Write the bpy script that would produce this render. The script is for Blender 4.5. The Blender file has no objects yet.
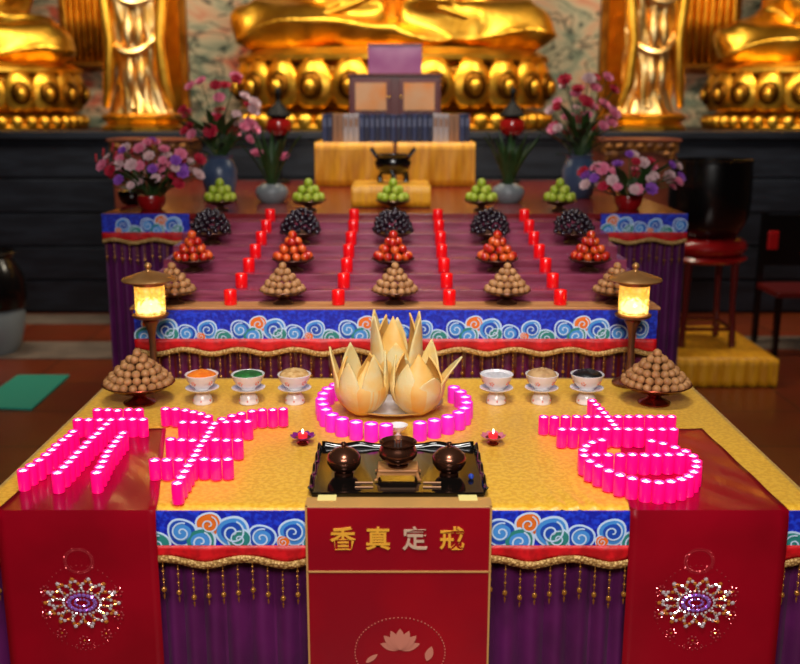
import bpy, bmesh, math, random
from mathutils import Vector, Matrix
R = random.Random(7)
PI = math.pi
sc = bpy.context.scene
COL = sc.collection

# ------------------------------------------------------------------ camera model (800 x 664)
F = 955.0; CX = 397.0; CY = 332.0; PITCH = math.radians(13.2); EYE = 1.75
cp, sp = math.cos(PITCH), math.sin(PITCH)
def ray(px, py):
    x = (px-CX)/F; v = (py-CY)/F
    return Vector((x, cp - v*sp, -sp - v*cp))
def onz(px, py, z):
    d = ray(px, py); t = (z-EYE)/d.z
    return Vector((d.x*t, d.y*t, z))
def ony(px, py, y):
    d = ray(px, py); t = y/d.y
    return Vector((d.x*t, y, EYE + d.z*t))

# ------------------------------------------------------------------ materials
def lin(c):
    c = c/255.0
    return c/12.92 if c <= 0.04045 else ((c+0.055)/1.055)**2.4
def rgb(r, g, b): return (lin(r), lin(g), lin(b), 1.0)
def mat(name, col, rough=0.5, metal=0.0, col2=None, nscale=8.0, bump=0.0, bscale=None, emit=None, es=0.0,
        coat=0.0, sheen=0.0, trans=0.0, sss=0.0, tex='noise', stretch=(1, 1, 1), lo=0.4, hi=0.6, spec=0.5, detail=3.0):
    m = bpy.data.materials.new(name); m.use_nodes = True
    nt = m.node_tree; N = nt.nodes; L = nt.links
    p = N['Principled BSDF']
    p.inputs['Base Color'].default_value = col
    p.inputs['Roughness'].default_value = rough
    p.inputs['Metallic'].default_value = metal
    p.inputs['Specular IOR Level'].default_value = spec
    p.inputs['Coat Weight'].default_value = coat
    p.inputs['Coat Roughness'].default_value = 0.08
    p.inputs['Sheen Weight'].default_value = sheen
    p.inputs['Transmission Weight'].default_value = trans
    if sss:
        p.inputs['Subsurface Weight'].default_value = sss
        p.inputs['Subsurface Radius'].default_value = (0.02, 0.01, 0.01)
    if emit:
        p.inputs['Emission Color'].default_value = emit
        p.inputs['Emission Strength'].default_value = es
    if col2 or bump:
        tc = N.new('ShaderNodeTexCoord'); mp = N.new('ShaderNodeMapping')
        mp.inputs['Scale'].default_value = stretch
        L.new(tc.outputs['Object'], mp.inputs['Vector'])
    def texture(scale):
        if tex == 'voronoi':
            t = N.new('ShaderNodeTexVoronoi'); t.inputs['Scale'].default_value = scale; o = t.outputs['Distance']
        elif tex == 'wave':
            t = N.new('ShaderNodeTexWave'); t.inputs['Scale'].default_value = scale
            t.inputs['Distortion'].default_value = 2.0; o = t.outputs['Fac']
        else:
            t = N.new('ShaderNodeTexNoise'); t.inputs['Scale'].default_value = scale
            t.inputs['Detail'].default_value = detail; o = t.outputs['Fac']
        L.new(mp.outputs['Vector'], t.inputs['Vector'])
        return o
    if col2:
        o = texture(nscale)
        cr = N.new('ShaderNodeValToRGB')
        cr.color_ramp.elements[0].position = lo; cr.color_ramp.elements[0].color = col
        cr.color_ramp.elements[1].position = hi; cr.color_ramp.elements[1].color = col2
        L.new(o, cr.inputs['Fac']); L.new(cr.outputs['Color'], p.inputs['Base Color'])
    if bump:
        o = texture(bscale or nscale)
        b = N.new('ShaderNodeBump'); b.inputs['Strength'].default_value = bump; b.inputs['Distance'].default_value = 0.01
        L.new(o, b.inputs['Height']); L.new(b.outputs['Normal'], p.inputs['Normal'])
    return m

M = {}
M['gold'] = mat('gold_leaf', (0.95, 0.53, 0.06, 1), 0.36, 1.0, col2=(0.75, 0.36, 0.03, 1), nscale=5, bump=0.25, bscale=14)
M['litgold'] = mat('lit_gold_leaf', (0.98, 0.72, 0.34, 1), 0.36, 1.0, col2=(0.75, 0.42, 0.1, 1), nscale=6, bump=0.2, bscale=10)  # paler gold puts the bright light on the standing statues into the colour
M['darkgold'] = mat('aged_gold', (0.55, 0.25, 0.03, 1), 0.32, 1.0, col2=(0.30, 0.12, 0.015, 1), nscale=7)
M['yellow'] = mat('yellow_damask', rgb(232, 182, 56), 0.36, 0.0, col2=rgb(218, 162, 38), nscale=70, bump=0.12, bscale=90, sheen=0.1, stretch=(1, 1, 1), lo=.45, hi=.55)
M['yellowcloth'] = mat('golden_satin', rgb(240, 172, 30), 0.45, col2=rgb(218, 146, 20), nscale=12, stretch=(3, 1, .4), bump=.3)
M['blue'] = mat('blue_brocade', rgb(10, 28, 165), 0.5, col2=rgb(24, 60, 215), nscale=75, bump=0.3, lo=.45, hi=.62)
M['red'] = mat('red_satin', rgb(205, 14, 24), 0.45, col2=rgb(170, 6, 16), nscale=40, bump=0.2)
M['braid'] = mat('gold_braid', rgb(206, 166, 100), 0.5, 0.15, col2=rgb(160, 118, 62), nscale=130, tex='voronoi', bump=.5)
M['purple'] = mat('purple_velvet', rgb(72, 8, 66), 0.5, col2=rgb(88, 12, 80), nscale=5, sheen=0.04)
M['plum'] = mat('plum_velvet', rgb(98, 12, 62), 0.55, col2=rgb(76, 8, 50), nscale=5, sheen=0.04)
M['bead'] = mat('amber_bead', rgb(168, 112, 44), 0.2, 0.5)
M['cw'] = mat('embroidery_white', rgb(190, 214, 240), 0.6)
M['cb'] = mat('embroidery_blue', rgb(14, 70, 176), 0.55)
M['cl'] = mat('embroidery_sky', rgb(64, 140, 214), 0.55)
M['ct'] = mat('embroidery_teal', rgb(36, 128, 122), 0.55)
M['co'] = mat('embroidery_orange', rgb(224, 110, 24), 0.55)
M['vinyl'] = mat('red_glossy_cloth', rgb(144, 0, 24), 0.3, col2=rgb(128, 0, 20), nscale=3, coat=0.4, bump=0.03, bscale=9)
M['panelred'] = mat('crimson_panel', rgb(150, 0, 20), 0.3, col2=rgb(132, 0, 22), nscale=2.5, coat=0.35)
M['goldtrim'] = mat('gold_trim', rgb(206, 158, 92), 0.4, 0.3)
M['goldletter'] = mat('gold_letter', rgb(240, 176, 60), 0.3, 0.2)
M['silverletter'] = mat('silver_letter', rgb(206, 176, 150), 0.3, 0.2)
M['tape'] = mat('pale_tape', rgb(232, 218, 140), 0.6)
M['tan'] = mat('tan_wood', rgb(186, 130, 78), 0.45, col2=rgb(160, 104, 58), nscale=6, stretch=(1, 8, 8))
M['lacquer'] = mat('black_lacquer', rgb(14, 11, 10), 0.1, coat=0.0, spec=.5)
M['bronze'] = mat('dark_bronze', rgb(122, 78, 58), 0.22, 0.85, col2=rgb(84, 50, 38), nscale=4)
M['brass'] = mat('brown_brass', rgb(190, 142, 86), 0.34, 0.6, col2=rgb(160, 112, 62), nscale=6)
M['pedestal'] = mat('brown_lamp_bronze', rgb(138, 92, 64), 0.3, 0.75, col2=rgb(108, 70, 48), nscale=6)
M['copper'] = mat('copper', rgb(160, 72, 52), 0.22, 0.9, col2=rgb(130, 52, 38), nscale=5)
M['bowlwood'] = mat('brown_bronze', rgb(88, 54, 40), 0.3, 0.6)
M['white'] = mat('white_porcelain', rgb(226, 222, 224), 0.2, coat=.4)
M['deco'] = mat('red_glaze', rgb(214, 110, 90), 0.3)
M['pink'] = mat('pink_candle_glass', rgb(255, 10, 120), 0.25, emit=(1.0, 0.0, 0.17, 1), es=0.40, coat=.3)
M['pinktop'] = mat('pink_candle_glow', rgb(255, 200, 230), 0.4, emit=(1.0, 0.52, 0.86, 1), es=4.0)
M['mag'] = mat('magenta_candle_glass', rgb(236, 36, 190), 0.3, emit=(0.95, 0.02, 0.5, 1), es=0.2)
M['magtop'] = mat('lavender_candle_glow', rgb(255, 190, 245), 0.4, emit=(0.95, 0.45, 0.9, 1), es=1.5)
M['redc'] = mat('red_candle_glass', rgb(226, 8, 14), 0.25, coat=.4, emit=(1, 0.0, 0.01, 1), es=0.10)
M['redtop'] = mat('red_candle_wax', rgb(240, 60, 50), 0.4, emit=(1, 0.1, 0.05, 1), es=.4)
M['peel'] = mat('yellow_pomelo_peel', rgb(228, 192, 112), 0.5, col2=rgb(222, 204, 146), nscale=14, bump=.15, bscale=160, sss=.1)
M['peelin'] = mat('orange_pomelo_peel', rgb(230, 172, 80), 0.5, col2=rgb(228, 186, 104), nscale=14)
M['longan'] = mat('longan_skin', rgb(178, 128, 78), 0.6, col2=rgb(146, 98, 56), nscale=40, bump=.2)
M['redfruit'] = mat('red_fruit_skin', rgb(172, 16, 10), 0.22, col2=rgb(214, 92, 34), nscale=22, coat=.3, lo=.44, hi=.64)
M['grape'] = mat('dark_grape_skin', rgb(16, 8, 20), 0.26, col2=rgb(30, 14, 28), nscale=30, coat=.2)
M['green'] = mat('green_fruit_skin', rgb(146, 172, 28), 0.4, col2=rgb(184, 196, 70), nscale=20)
M['stalk'] = mat('brown_stalk', rgb(80, 60, 26), 0.7)
M['tread'] = mat('red_step_wood', rgb(140, 62, 88), 0.25, col2=rgb(112, 40, 60), nscale=5, stretch=(1, 9, 9), coat=.4)
M['redwood'] = mat('dark_red_wood', rgb(92, 20, 18), 0.3, coat=.3)
M['redlac'] = mat('red_lacquer', rgb(150, 16, 20), 0.25, coat=.5)
M['brownwood'] = mat('reddish_brown_wood', rgb(118, 52, 30), 0.45, col2=rgb(92, 38, 22), nscale=5)
M['slate'] = mat('dark_slate', rgb(32, 37, 48), 0.4, col2=rgb(22, 25, 34), nscale=3, stretch=(1, 1, 6))
M['leaf'] = mat('dark_leaf', rgb(34, 66, 26), 0.5, col2=rgb(54, 84, 34), nscale=10)
M['fpink'] = mat('pink_petal', rgb(232, 130, 164), 0.6)
M['fpale'] = mat('pale_pink_petal', rgb(224, 190, 194), 0.6)
M['fred'] = mat('crimson_petal', rgb(190, 24, 60), 0.6)
M['fpur'] = mat('violet_petal', rgb(150, 80, 190), 0.6)
M['bluecer'] = mat('blue_ceramic', rgb(64, 84, 118), 0.3, col2=rgb(86, 104, 134), nscale=9)
M['greycer'] = mat('grey_ceramic', rgb(128, 136, 140), 0.3)
M['black'] = mat('black_metal', rgb(10, 9, 10), 0.22, 0.0, coat=.5)
M['hollowshade'] = mat('gilt_recess_shade', (0.16, 0.06, 0.006, 1), 0.4, 1.0)  # dark colour stands for shade in the petal hollows
M['bkgrey'] = mat('grey_blue_label', rgb(92, 104, 138), 0.5)
M['matte'] = mat('matte_black', rgb(9, 8, 9), 0.6, spec=.2)
M['deepred'] = mat('deep_red_lacquer', rgb(112, 22, 24), 0.25, coat=.3)
M['teal'] = mat('teal_mat', rgb(40, 150, 128), 0.8)
M['glassy'] = mat('violet_glass', rgb(156, 84, 140), 0.12, coat=.8, col2=rgb(196, 140, 180), nscale=2)  # paler mottling puts bright reflections into the violet
M['pane'] = mat('amber_pane', rgb(230, 150, 86), 0.15, coat=.6, col2=rgb(220, 170, 130), nscale=4)
M['bkblue'] = mat('blue_book_cover', rgb(34, 50, 98), 0.5)
M['bknavy'] = mat('navy_book_cover', rgb(22, 30, 66), 0.5)
M['bkwhite'] = mat('white_book_cover', rgb(176, 170, 176), 0.5)
M['bktan'] = mat('tan_book_cover', rgb(150, 112, 84), 0.5)
M['redglobe'] = mat('red_lantern_glass', rgb(150, 22, 20), 0.2, coat=.5)
M['powder'] = mat('orange_powder', rgb(240, 130, 14), 0.9, col2=rgb(226, 106, 8), nscale=60, bump=.5)
M['greenfill'] = mat('green_beans', rgb(36, 120, 44), 0.6, col2=rgb(20, 80, 30), nscale=50, bump=.5)
M['grain'] = mat('pale_grain', rgb(214, 176, 116), 0.7, col2=rgb(180, 136, 74), nscale=60, bump=.5)
M['rice'] = mat('white_rice', rgb(206, 204, 206), 0.7, col2=rgb(186, 184, 188), nscale=90, bump=.5)
M['nut'] = mat('beige_nuts', rgb(196, 158, 108), 0.6, col2=rgb(170, 130, 84), nscale=40)
M['blackfill'] = mat('black_fungus', rgb(18, 16, 18), 0.4)
M['gemw'] = mat('clear_rhinestone', rgb(236, 226, 230), 0.08, 0.55)
M['gemv'] = mat('violet_rhinestone', rgb(170, 120, 214), 0.08, 0.55)
M['gemg'] = mat('amber_rhinestone', rgb(222, 140, 60), 0.1, 0.55)
M['gemr'] = mat('rose_rhinestone', rgb(214, 90, 96), 0.12, 0.55)
M['palelotus'] = mat('pale_lotus_print', rgb(206, 130, 110), 0.4, 0.2)
M['purplelotus'] = mat('purple_tealight_petal', rgb(120, 20, 120), 0.35)
M['roselotus'] = mat('rose_tealight_petal', rgb(200, 110, 130), 0.35)
M['redwax'] = mat('red_wax', rgb(220, 20, 40), 0.3, emit=(1, .05, .05, 1), es=.5)
M['flame'] = mat('candle_flame', rgb(255, 240, 200), 0.5, emit=(1, .75, .6, 1), es=6)
M['bulb'] = mat('warm_bulb', rgb(255, 240, 200), 0.5, emit=(1.0, 0.82, 0.42, 1), es=7)
M['glass'] = mat('blue_glass', rgb(60, 90, 200), 0.05, trans=.5)
M['silver'] = mat('silver_metal', rgb(190, 190, 196), 0.2, .9)
M['carve'] = mat('carved_gilt_wood', rgb(150, 96, 40), 0.4, .5, col2=rgb(70, 36, 18), nscale=26, bump=.6)
M['wallp'] = mat('dark_brown_plaster', rgb(52, 34, 28), 0.8)
M['ceil'] = mat('ceiling_paint', rgb(96, 78, 66), 0.8)

def crystal_mat():
    m = bpy.data.materials.new('amber_crystal'); m.use_nodes = True
    nt = m.node_tree; N = nt.nodes; L = nt.links; p = N['Principled BSDF']
    p.inputs['Base Color'].default_value = rgb(252, 214, 110); p.inputs['Roughness'].default_value = .1
    p.inputs['Transmission Weight'].default_value = .45
    tc = N.new('ShaderNodeTexCoord'); v = N.new('ShaderNodeTexVoronoi'); v.inputs['Scale'].default_value = 46
    cr = N.new('ShaderNodeValToRGB')
    cr.color_ramp.elements[0].color = (1.0, 0.78, 0.28, 1); cr.color_ramp.elements[1].color = (0.85, 0.42, 0.04, 1)
    cr.color_ramp.elements[1].position = .75
    L.new(tc.outputs['Object'], v.inputs['Vector']); L.new(v.outputs['Distance'], cr.inputs['Fac'])
    L.new(cr.outputs['Color'], p.inputs['Emission Color']); p.inputs['Emission Strength'].default_value = .38
    b = N.new('ShaderNodeBump'); b.inputs['Strength'].default_value = .8; b.inputs['Distance'].default_value = .01
    L.new(v.outputs['Distance'], b.inputs['Height']); L.new(b.outputs['Normal'], p.inputs['Normal'])
    return m
M['crystal'] = crystal_mat()

def mural_mat():
    m = bpy.data.materials.new('cloud_mural'); m.use_nodes = True
    nt = m.node_tree; N = nt.nodes; L = nt.links; p = N['Principled BSDF']
    p.inputs['Roughness'].default_value = .7
    tc = N.new('ShaderNodeTexCoord'); mp = N.new('ShaderNodeMapping'); mp.inputs['Scale'].default_value = (1, 1, 1.9)
    L.new(tc.outputs['Object'], mp.inputs['Vector'])
    n1 = N.new('ShaderNodeTexNoise'); n1.inputs['Scale'].default_value = 1.4; n1.inputs['Detail'].default_value = 3; n1.inputs['Distortion'].default_value = 1.5
    c1 = N.new('ShaderNodeValToRGB'); e = c1.color_ramp.elements
    e[0].position = .36; e[0].color = rgb(140, 152, 128)
    e[1].position = .68; e[1].color = rgb(222, 104, 72)
    x = e.new(.45); x.color = rgb(206, 196, 162)
    x = e.new(.55); x.color = rgb(228, 190, 152)
    L.new(mp.outputs['Vector'], n1.inputs['Vector']); L.new(n1.outputs['Fac'], c1.inputs['Fac'])
    n2 = N.new('ShaderNodeTexNoise'); n2.inputs['Scale'].default_value = 1.8; n2.inputs['Detail'].default_value = 2; n2.inputs['Distortion'].default_value = 2.5
    c2 = N.new('ShaderNodeValToRGB'); e = c2.color_ramp.elements
    e[0].position = .46; e[0].color = (0, 0, 0, 1); e[1].position = .54; e[1].color = (0, 0, 0, 1)
    x = e.new(.5); x.color = (1, 1, 1, 1)
    mp2 = N.new('ShaderNodeMapping'); mp2.inputs['Location'].default_value = (4, 2, 7); mp2.inputs['Scale'].default_value = (.7, 1, 1.8)
    L.new(tc.outputs['Object'], mp2.inputs['Vector']); L.new(mp2.outputs['Vector'], n2.inputs['Vector']); L.new(n2.outputs['Fac'], c2.inputs['Fac'])
    mx = N.new('ShaderNodeMixRGB'); mx.inputs[2].default_value = rgb(52, 66, 58)
    L.new(c2.outputs['Color'], mx.inputs[0]); L.new(c1.outputs['Color'], mx.inputs[1])
    L.new(mx.outputs[0], p.inputs['Base Color'])
    return m
M['mural'] = mural_mat()

def tile_mat():
    m = bpy.data.materials.new('terracotta_floor'); m.use_nodes = True
    nt = m.node_tree; N = nt.nodes; L = nt.links; p = N['Principled BSDF']
    p.inputs['Roughness'].default_value = .3
    tc = N.new('ShaderNodeTexCoord'); br = N.new('ShaderNodeTexBrick')
    br.inputs['Scale'].default_value = 1.0; br.inputs['Brick Width'].default_value = .6; br.inputs['Row Height'].default_value = .6
    br.inputs['Mortar Size'].default_value = .006; br.offset = 0.0
    br.inputs['Color1'].default_value = rgb(140, 62, 30); br.inputs['Color2'].default_value = rgb(118, 48, 24)
    br.inputs['Mortar'].default_value = rgb(60, 34, 24)
    n = N.new('ShaderNodeTexNoise'); n.inputs['Scale'].default_value = 4
    mx = N.new('ShaderNodeMixRGB'); mx.blend_type = 'MULTIPLY'; mx.inputs[0].default_value = .4
    L.new(tc.outputs['Object'], br.inputs['Vector']); L.new(tc.outputs['Object'], n.inputs['Vector'])
    L.new(br.outputs['Color'], mx.inputs[1]); L.new(n.outputs['Color'], mx.inputs[2])
    L.new(mx.outputs[0], p.inputs['Base Color'])
    return m
M['tile'] = tile_mat()
M['stone'] = mat('grey_floor_stone', rgb(128, 112, 100), 0.4, col2=rgb(112, 98, 88), nscale=5)

# ------------------------------------------------------------------ mesh helpers
class MB:
    def __init__(s): s.bm = bmesh.new(); s.mi = 0
    def face(s, vs):
        try:
            f = s.bm.faces.new(vs); f.material_index = s.mi; return f
        except ValueError: return None
    def poly(s, pts): return s.face([s.bm.verts.new(p) for p in pts])
    def box(s, x0, x1, y0, y1, z0, z1):
        v = [s.bm.verts.new((x, y, z)) for z in (z0, z1) for y in (y0, y1) for x in (x0, x1)]
        for f in ((0, 2, 3, 1), (4, 5, 7, 6), (0, 1, 5, 4), (2, 6, 7, 3), (0, 4, 6, 2), (1, 3, 7, 5)): s.face([v[i] for i in f])
        return s
    def grid(s, fn, nu, nv, wrapu=False):
        vs = [[s.bm.verts.new(fn(i/nu, j/nv)) for i in range(nu if wrapu else nu+1)] for j in range(nv+1)]
        w = len(vs[0])
        for j in range(nv):
            for i in range(nu):
                k = (i+1) % w
                s.face([vs[j][i], vs[j][k], vs[j+1][k], vs[j+1][i]])
        return s
    def lathe(s, prof, n=24, c=(0, 0, 0), sx=1, sy=1, rf=None, cap=True):
        rings = []
        for r, z in prof:
            if r < 1e-6: rings.append([s.bm.verts.new((c[0], c[1], c[2]+z))])
            else:
                rings.append([s.bm.verts.new((c[0]+sx*r*(rf(2*PI*i/n, z) if rf else 1)*math.cos(2*PI*i/n),
                                              c[1]+sy*r*(rf(2*PI*i/n, z) if rf else 1)*math.sin(2*PI*i/n), c[2]+z)) for i in range(n)])
        for a, b in zip(rings, rings[1:]):
            for i in range(n):
                k = (i+1) % n
                if len(a) == 1 and len(b) > 1: s.face([a[0], b[k], b[i]])
                elif len(b) == 1 and len(a) > 1: s.face([a[i], a[k], b[0]])
                elif len(a) > 1: s.face([a[i], a[k], b[k], b[i]])
        if prof[0] == prof[-1]: cap = False
        if cap and len(rings[0]) > 1: s.face(list(reversed(rings[0])))
        if cap and len(rings[-1]) > 1: s.face(rings[-1])
        return s
    def sphere(s, c, r, n=12, m=8):
        if not hasattr(r, '__len__'): r = (r, r, r)
        prof = [(math.sin(PI*j/m), -math.cos(PI*j/m)*r[2]) for j in range(m+1)]
        prof[0] = (0, -r[2]); prof[-1] = (0, r[2])
        return s.lathe(prof, n, c, r[0], r[1])
    def tube(s, pts, r, n=8):
        pts = [Vector(p) for p in pts]; k = len(pts)
        rs = r if hasattr(r, '__len__') else [r]*k
        rings = []
        for i, p in enumerate(pts):
            d = (pts[min(i+1, k-1)] - pts[max(i-1, 0)]).normalized()
            a = d.cross(Vector((0, 0, 1)) if abs(d.z) < .95 else Vector((1, 0, 0))).normalized(); b = d.cross(a)
            rings.append([s.bm.verts.new(p + (a*math.cos(2*PI*j/n) + b*math.sin(2*PI*j/n))*rs[i]) for j in range(n)])
        for a, b in zip(rings, rings[1:]):
            for j in range(n): s.face([a[j], b[j], b[(j+1) % n], a[(j+1) % n]])
        s.face(rings[0]); s.face(list(reversed(rings[-1])))
        return s
    def mesh(s, name, mats, smooth=True, angle=42):
        bm = s.bm
        bmesh.ops.recalc_face_normals(bm, faces=bm.faces)
        for f in bm.faces: f.smooth = smooth
        if smooth:
            for e in bm.edges:
                if len(e.link_faces) == 2 and e.calc_face_angle(0) > math.radians(angle): e.smooth = False
        me = bpy.data.meshes.new(name); bm.to_mesh(me); bm.free()
        for m in (mats if isinstance(mats, (list, tuple)) else [mats]): me.materials.append(M[m] if isinstance(m, str) else m)
        return me
    def build(s, name, mats, parent=None, loc=None, smooth=True, solid=0, bevel=0, sub=0, angle=42):
        o = bpy.data.objects.new(name, s.mesh(name, mats, smooth, angle)); COL.objects.link(o)
        if parent: o.parent = parent
        if loc is not None: o.location = loc
        if solid:
            md = o.modifiers.new('solid', 'SOLIDIFY'); md.thickness = solid; md.offset = 0
        if bevel:
            md = o.modifiers.new('bevel', 'BEVEL'); md.width = bevel; md.segments = 2; md.limit_method = 'ANGLE'
        if sub:
            md = o.modifiers.new('sub', 'SUBSURF'); md.levels = sub; md.render_levels = sub
        return o
def tag(o, label, cat, group=None, kind=None):
    o['label'] = label; o['category'] = cat
    if group: o['group'] = group
    if kind: o['kind'] = kind
    return o
def struct(o): o['kind'] = 'structure'; return o
def empty(name, loc, label, cat, group=None, rz=0.0):
    o = bpy.data.objects.new(name, None); COL.objects.link(o); o.location = loc; o.rotation_euler.z = rz
    o.empty_display_size = .02
    return tag(o, label, cat, group)
def link(name, me, loc, parent=None, rot=None):
    o = bpy.data.objects.new(name, me); COL.objects.link(o); o.location = loc
    if parent: o.parent = parent
    if rot: o.rotation_euler = rot
    return o
KIDS = {}
def kids(o):
    return [c for c in bpy.data.objects if c.parent == o]
def copy_tree(o, loc, label, group=None, rz=None, scale=None):
    r = o.copy(); COL.objects.link(r); r.location = loc; r['label'] = label
    if group: r['group'] = group
    if rz is not None: r.rotation_euler.z = rz
    if scale: r.scale = (scale,)*3
    for ch in kids(o):
        c = ch.copy(); COL.objects.link(c); c.parent = r
        for g in kids(ch):
            d = g.copy(); COL.objects.link(d); d.parent = c
    return r
def fuse(mb, voxel, smooth_it, name, mats):
    me = mb.mesh(name, mats); o = bpy.data.objects.new('temp', me); COL.objects.link(o)
    md = o.modifiers.new('r', 'REMESH'); md.mode = 'VOXEL'; md.voxel_size = voxel; md.use_smooth_shade = True
    md = o.modifiers.new('s', 'SMOOTH'); md.iterations = smooth_it; md.factor = .5
    dg = bpy.context.evaluated_depsgraph_get(); dg.update()
    out = bpy.data.meshes.new_from_object(o.evaluated_get(dg)); out.name = name
    bpy.data.objects.remove(o); bpy.data.meshes.remove(me)
    out.materials.clear()
    for m in mats: out.materials.append(M[m])
    out.polygons.foreach_set('use_smooth', [True]*len(out.polygons))
    return out
ORD = ['first', 'second', 'third', 'fourth', 'fifth', 'sixth', 'seventh', 'eighth', 'ninth', 'tenth', 'eleventh', 'twelfth', 'thirteenth',
       'fourteenth', 'fifteenth', 'sixteenth', 'seventeenth', 'eighteenth', 'nineteenth', 'twentieth', 'twenty-first', 'twenty-second', 'twenty-third',
       'twenty-fourth', 'twenty-fifth', 'twenty-sixth', 'twenty-seventh', 'twenty-eighth', 'twenty-ninth', 'thirtieth', 'thirty-first', 'thirty-second']

# ------------------------------------------------------------------ main measures
TZ = .75
TF = onz(400, 508, TZ).y           # front edge of the offering table
TB = onz(400, 378, TZ).y           # its rear edge
HW = 1.085                         # half width of the table
XC = onz(399, 508, TZ).x
SY = TB + .06                     # front of the stepped stand
STZ = [TZ + .264 + .032*k for k in range(7)]
STD = [SY + .056 + .19*k for k in range(7)]     # centre line of each tread
BKY = STD[6] + .105                # front of the rear altar table
BKZ = 1.228

# ------------------------------------------------------------------ room
def wall(name, m, *b):
    return struct(MB().box(*b).build(name, m, smooth=False))
WX, WB, WF, CH = 6.4, 10.6, -2.2, 4.6
wall('floor', 'tile', -WX, WX, WF, WB, -.1, 0)
wall('ceiling', 'ceil', -WX, WX, WF, WB, CH, CH+.1)
wall('wall_back', 'mural', -WX, WX, WB, WB+.1, 0, CH)
wall('wall_left', 'wallp', -WX-.1, -WX, WF, WB, 0, CH)
wall('wall_right', 'wallp', WX, WX+.1, WF, WB, 0, CH)
wall('wall_front', 'wallp', -WX, WX, WF-.1, WF, 0, CH)
for i, (y0, y1, x0, x1) in enumerate(((6.62, 7.12, -3.6, -1.5), (7.75, 8.12, -4.5, -2.15), (6.9, 7.3, 2.3, 4.2))):
    struct(MB().box(x0, x1, y0, y1, .0, .004).build('trim_%d' % (i+1), 'stone', smooth=False))
PZ = ony(400, 131.5, 8.2).z
m = MB(); m.box(-WX+.01, WX-.01, 8.2, WB-.01, 0, PZ-.06)
for k in range(5): m.box(-WX+.01, WX-.01, 8.17-.012*(k % 2), 8.2, .02+k*.29, .29+k*.29)
m.box(-WX+.01, WX-.01, 8.12, WB-.01, PZ-.06, PZ)
struct(m.build('altar_platform', 'slate', smooth=False, bevel=.006))

# ------------------------------------------------------------------ skirts with embroidery
def curl(m, cx, cz, r, y, fill, line, d=1, inner=None):
    n = 26
    def disc(rr, yy, mi):
        m.mi = mi
        c = m.bm.verts.new((cx, yy-.0012, cz)); ring = [m.bm.verts.new((cx+rr*(1+.05*math.sin(6*PI*i/n+d))*math.cos(2*PI*i/n), yy, cz+rr*(1+.05*math.sin(6*PI*i/n+d))*math.sin(2*PI*i/n))) for i in range(n)]
        for i in range(n): m.face([c, ring[i], ring[(i+1) % n]])
    disc(r, y, line); disc(r*.86, y-.0012, fill)
    if inner is not None: disc(r*.62, y-.0024, inner)
    m.mi = line; prev = None
    for i in range(34):
        t = i/33; a = d*(t*2.9*PI)+1.2; rr = r*(.64*(1-t)+.08); w = r*.055
        p = [m.bm.verts.new((cx+(rr+s*w)*math.cos(a), y-.0042, cz+(rr+s*w)*math.sin(a))) for s in (-1, 1)]
        if prev: m.face([prev[0], prev[1], p[1], p[0]])
        prev = p
CURLS = [(.025, .000, .034, 2, 0, 1, None), (.092, .034, .036, 1, 0, 1, 3), (.162, .055, .032, 4, 0, -1, None), (.140, .008, .038, 2, 0, -1, 3),
         (.222, .034, .042, 3, 0, -1, 1), (.238, .016, .030, 2, 0, 1, None), (.297, .018, .035, 1, 0, 1, 3), (.352, .008, .017, 4, 0, 1, None), (.378, .034, .035, 3, 0, -1, 1)]
def tassel_mesh():
    m = MB(); m.tube([(0, 0, 0), (0, 0, -.095)], .0011, 4)
    for z, r in ((-.012, .003), (-.026, .004), (-.034, .0025), (-.050, .004), (-.058, .0025), (-.078, .0072)): m.sphere((0, 0, z), (r, r, r*1.15), 7, 5)
    m.tube([(0, 0, -.092), (0, 0, -.105)], [.003, .001], 5)
    return m.mesh('bead_tassel', 'bead')
TAS = tassel_mesh()
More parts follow.
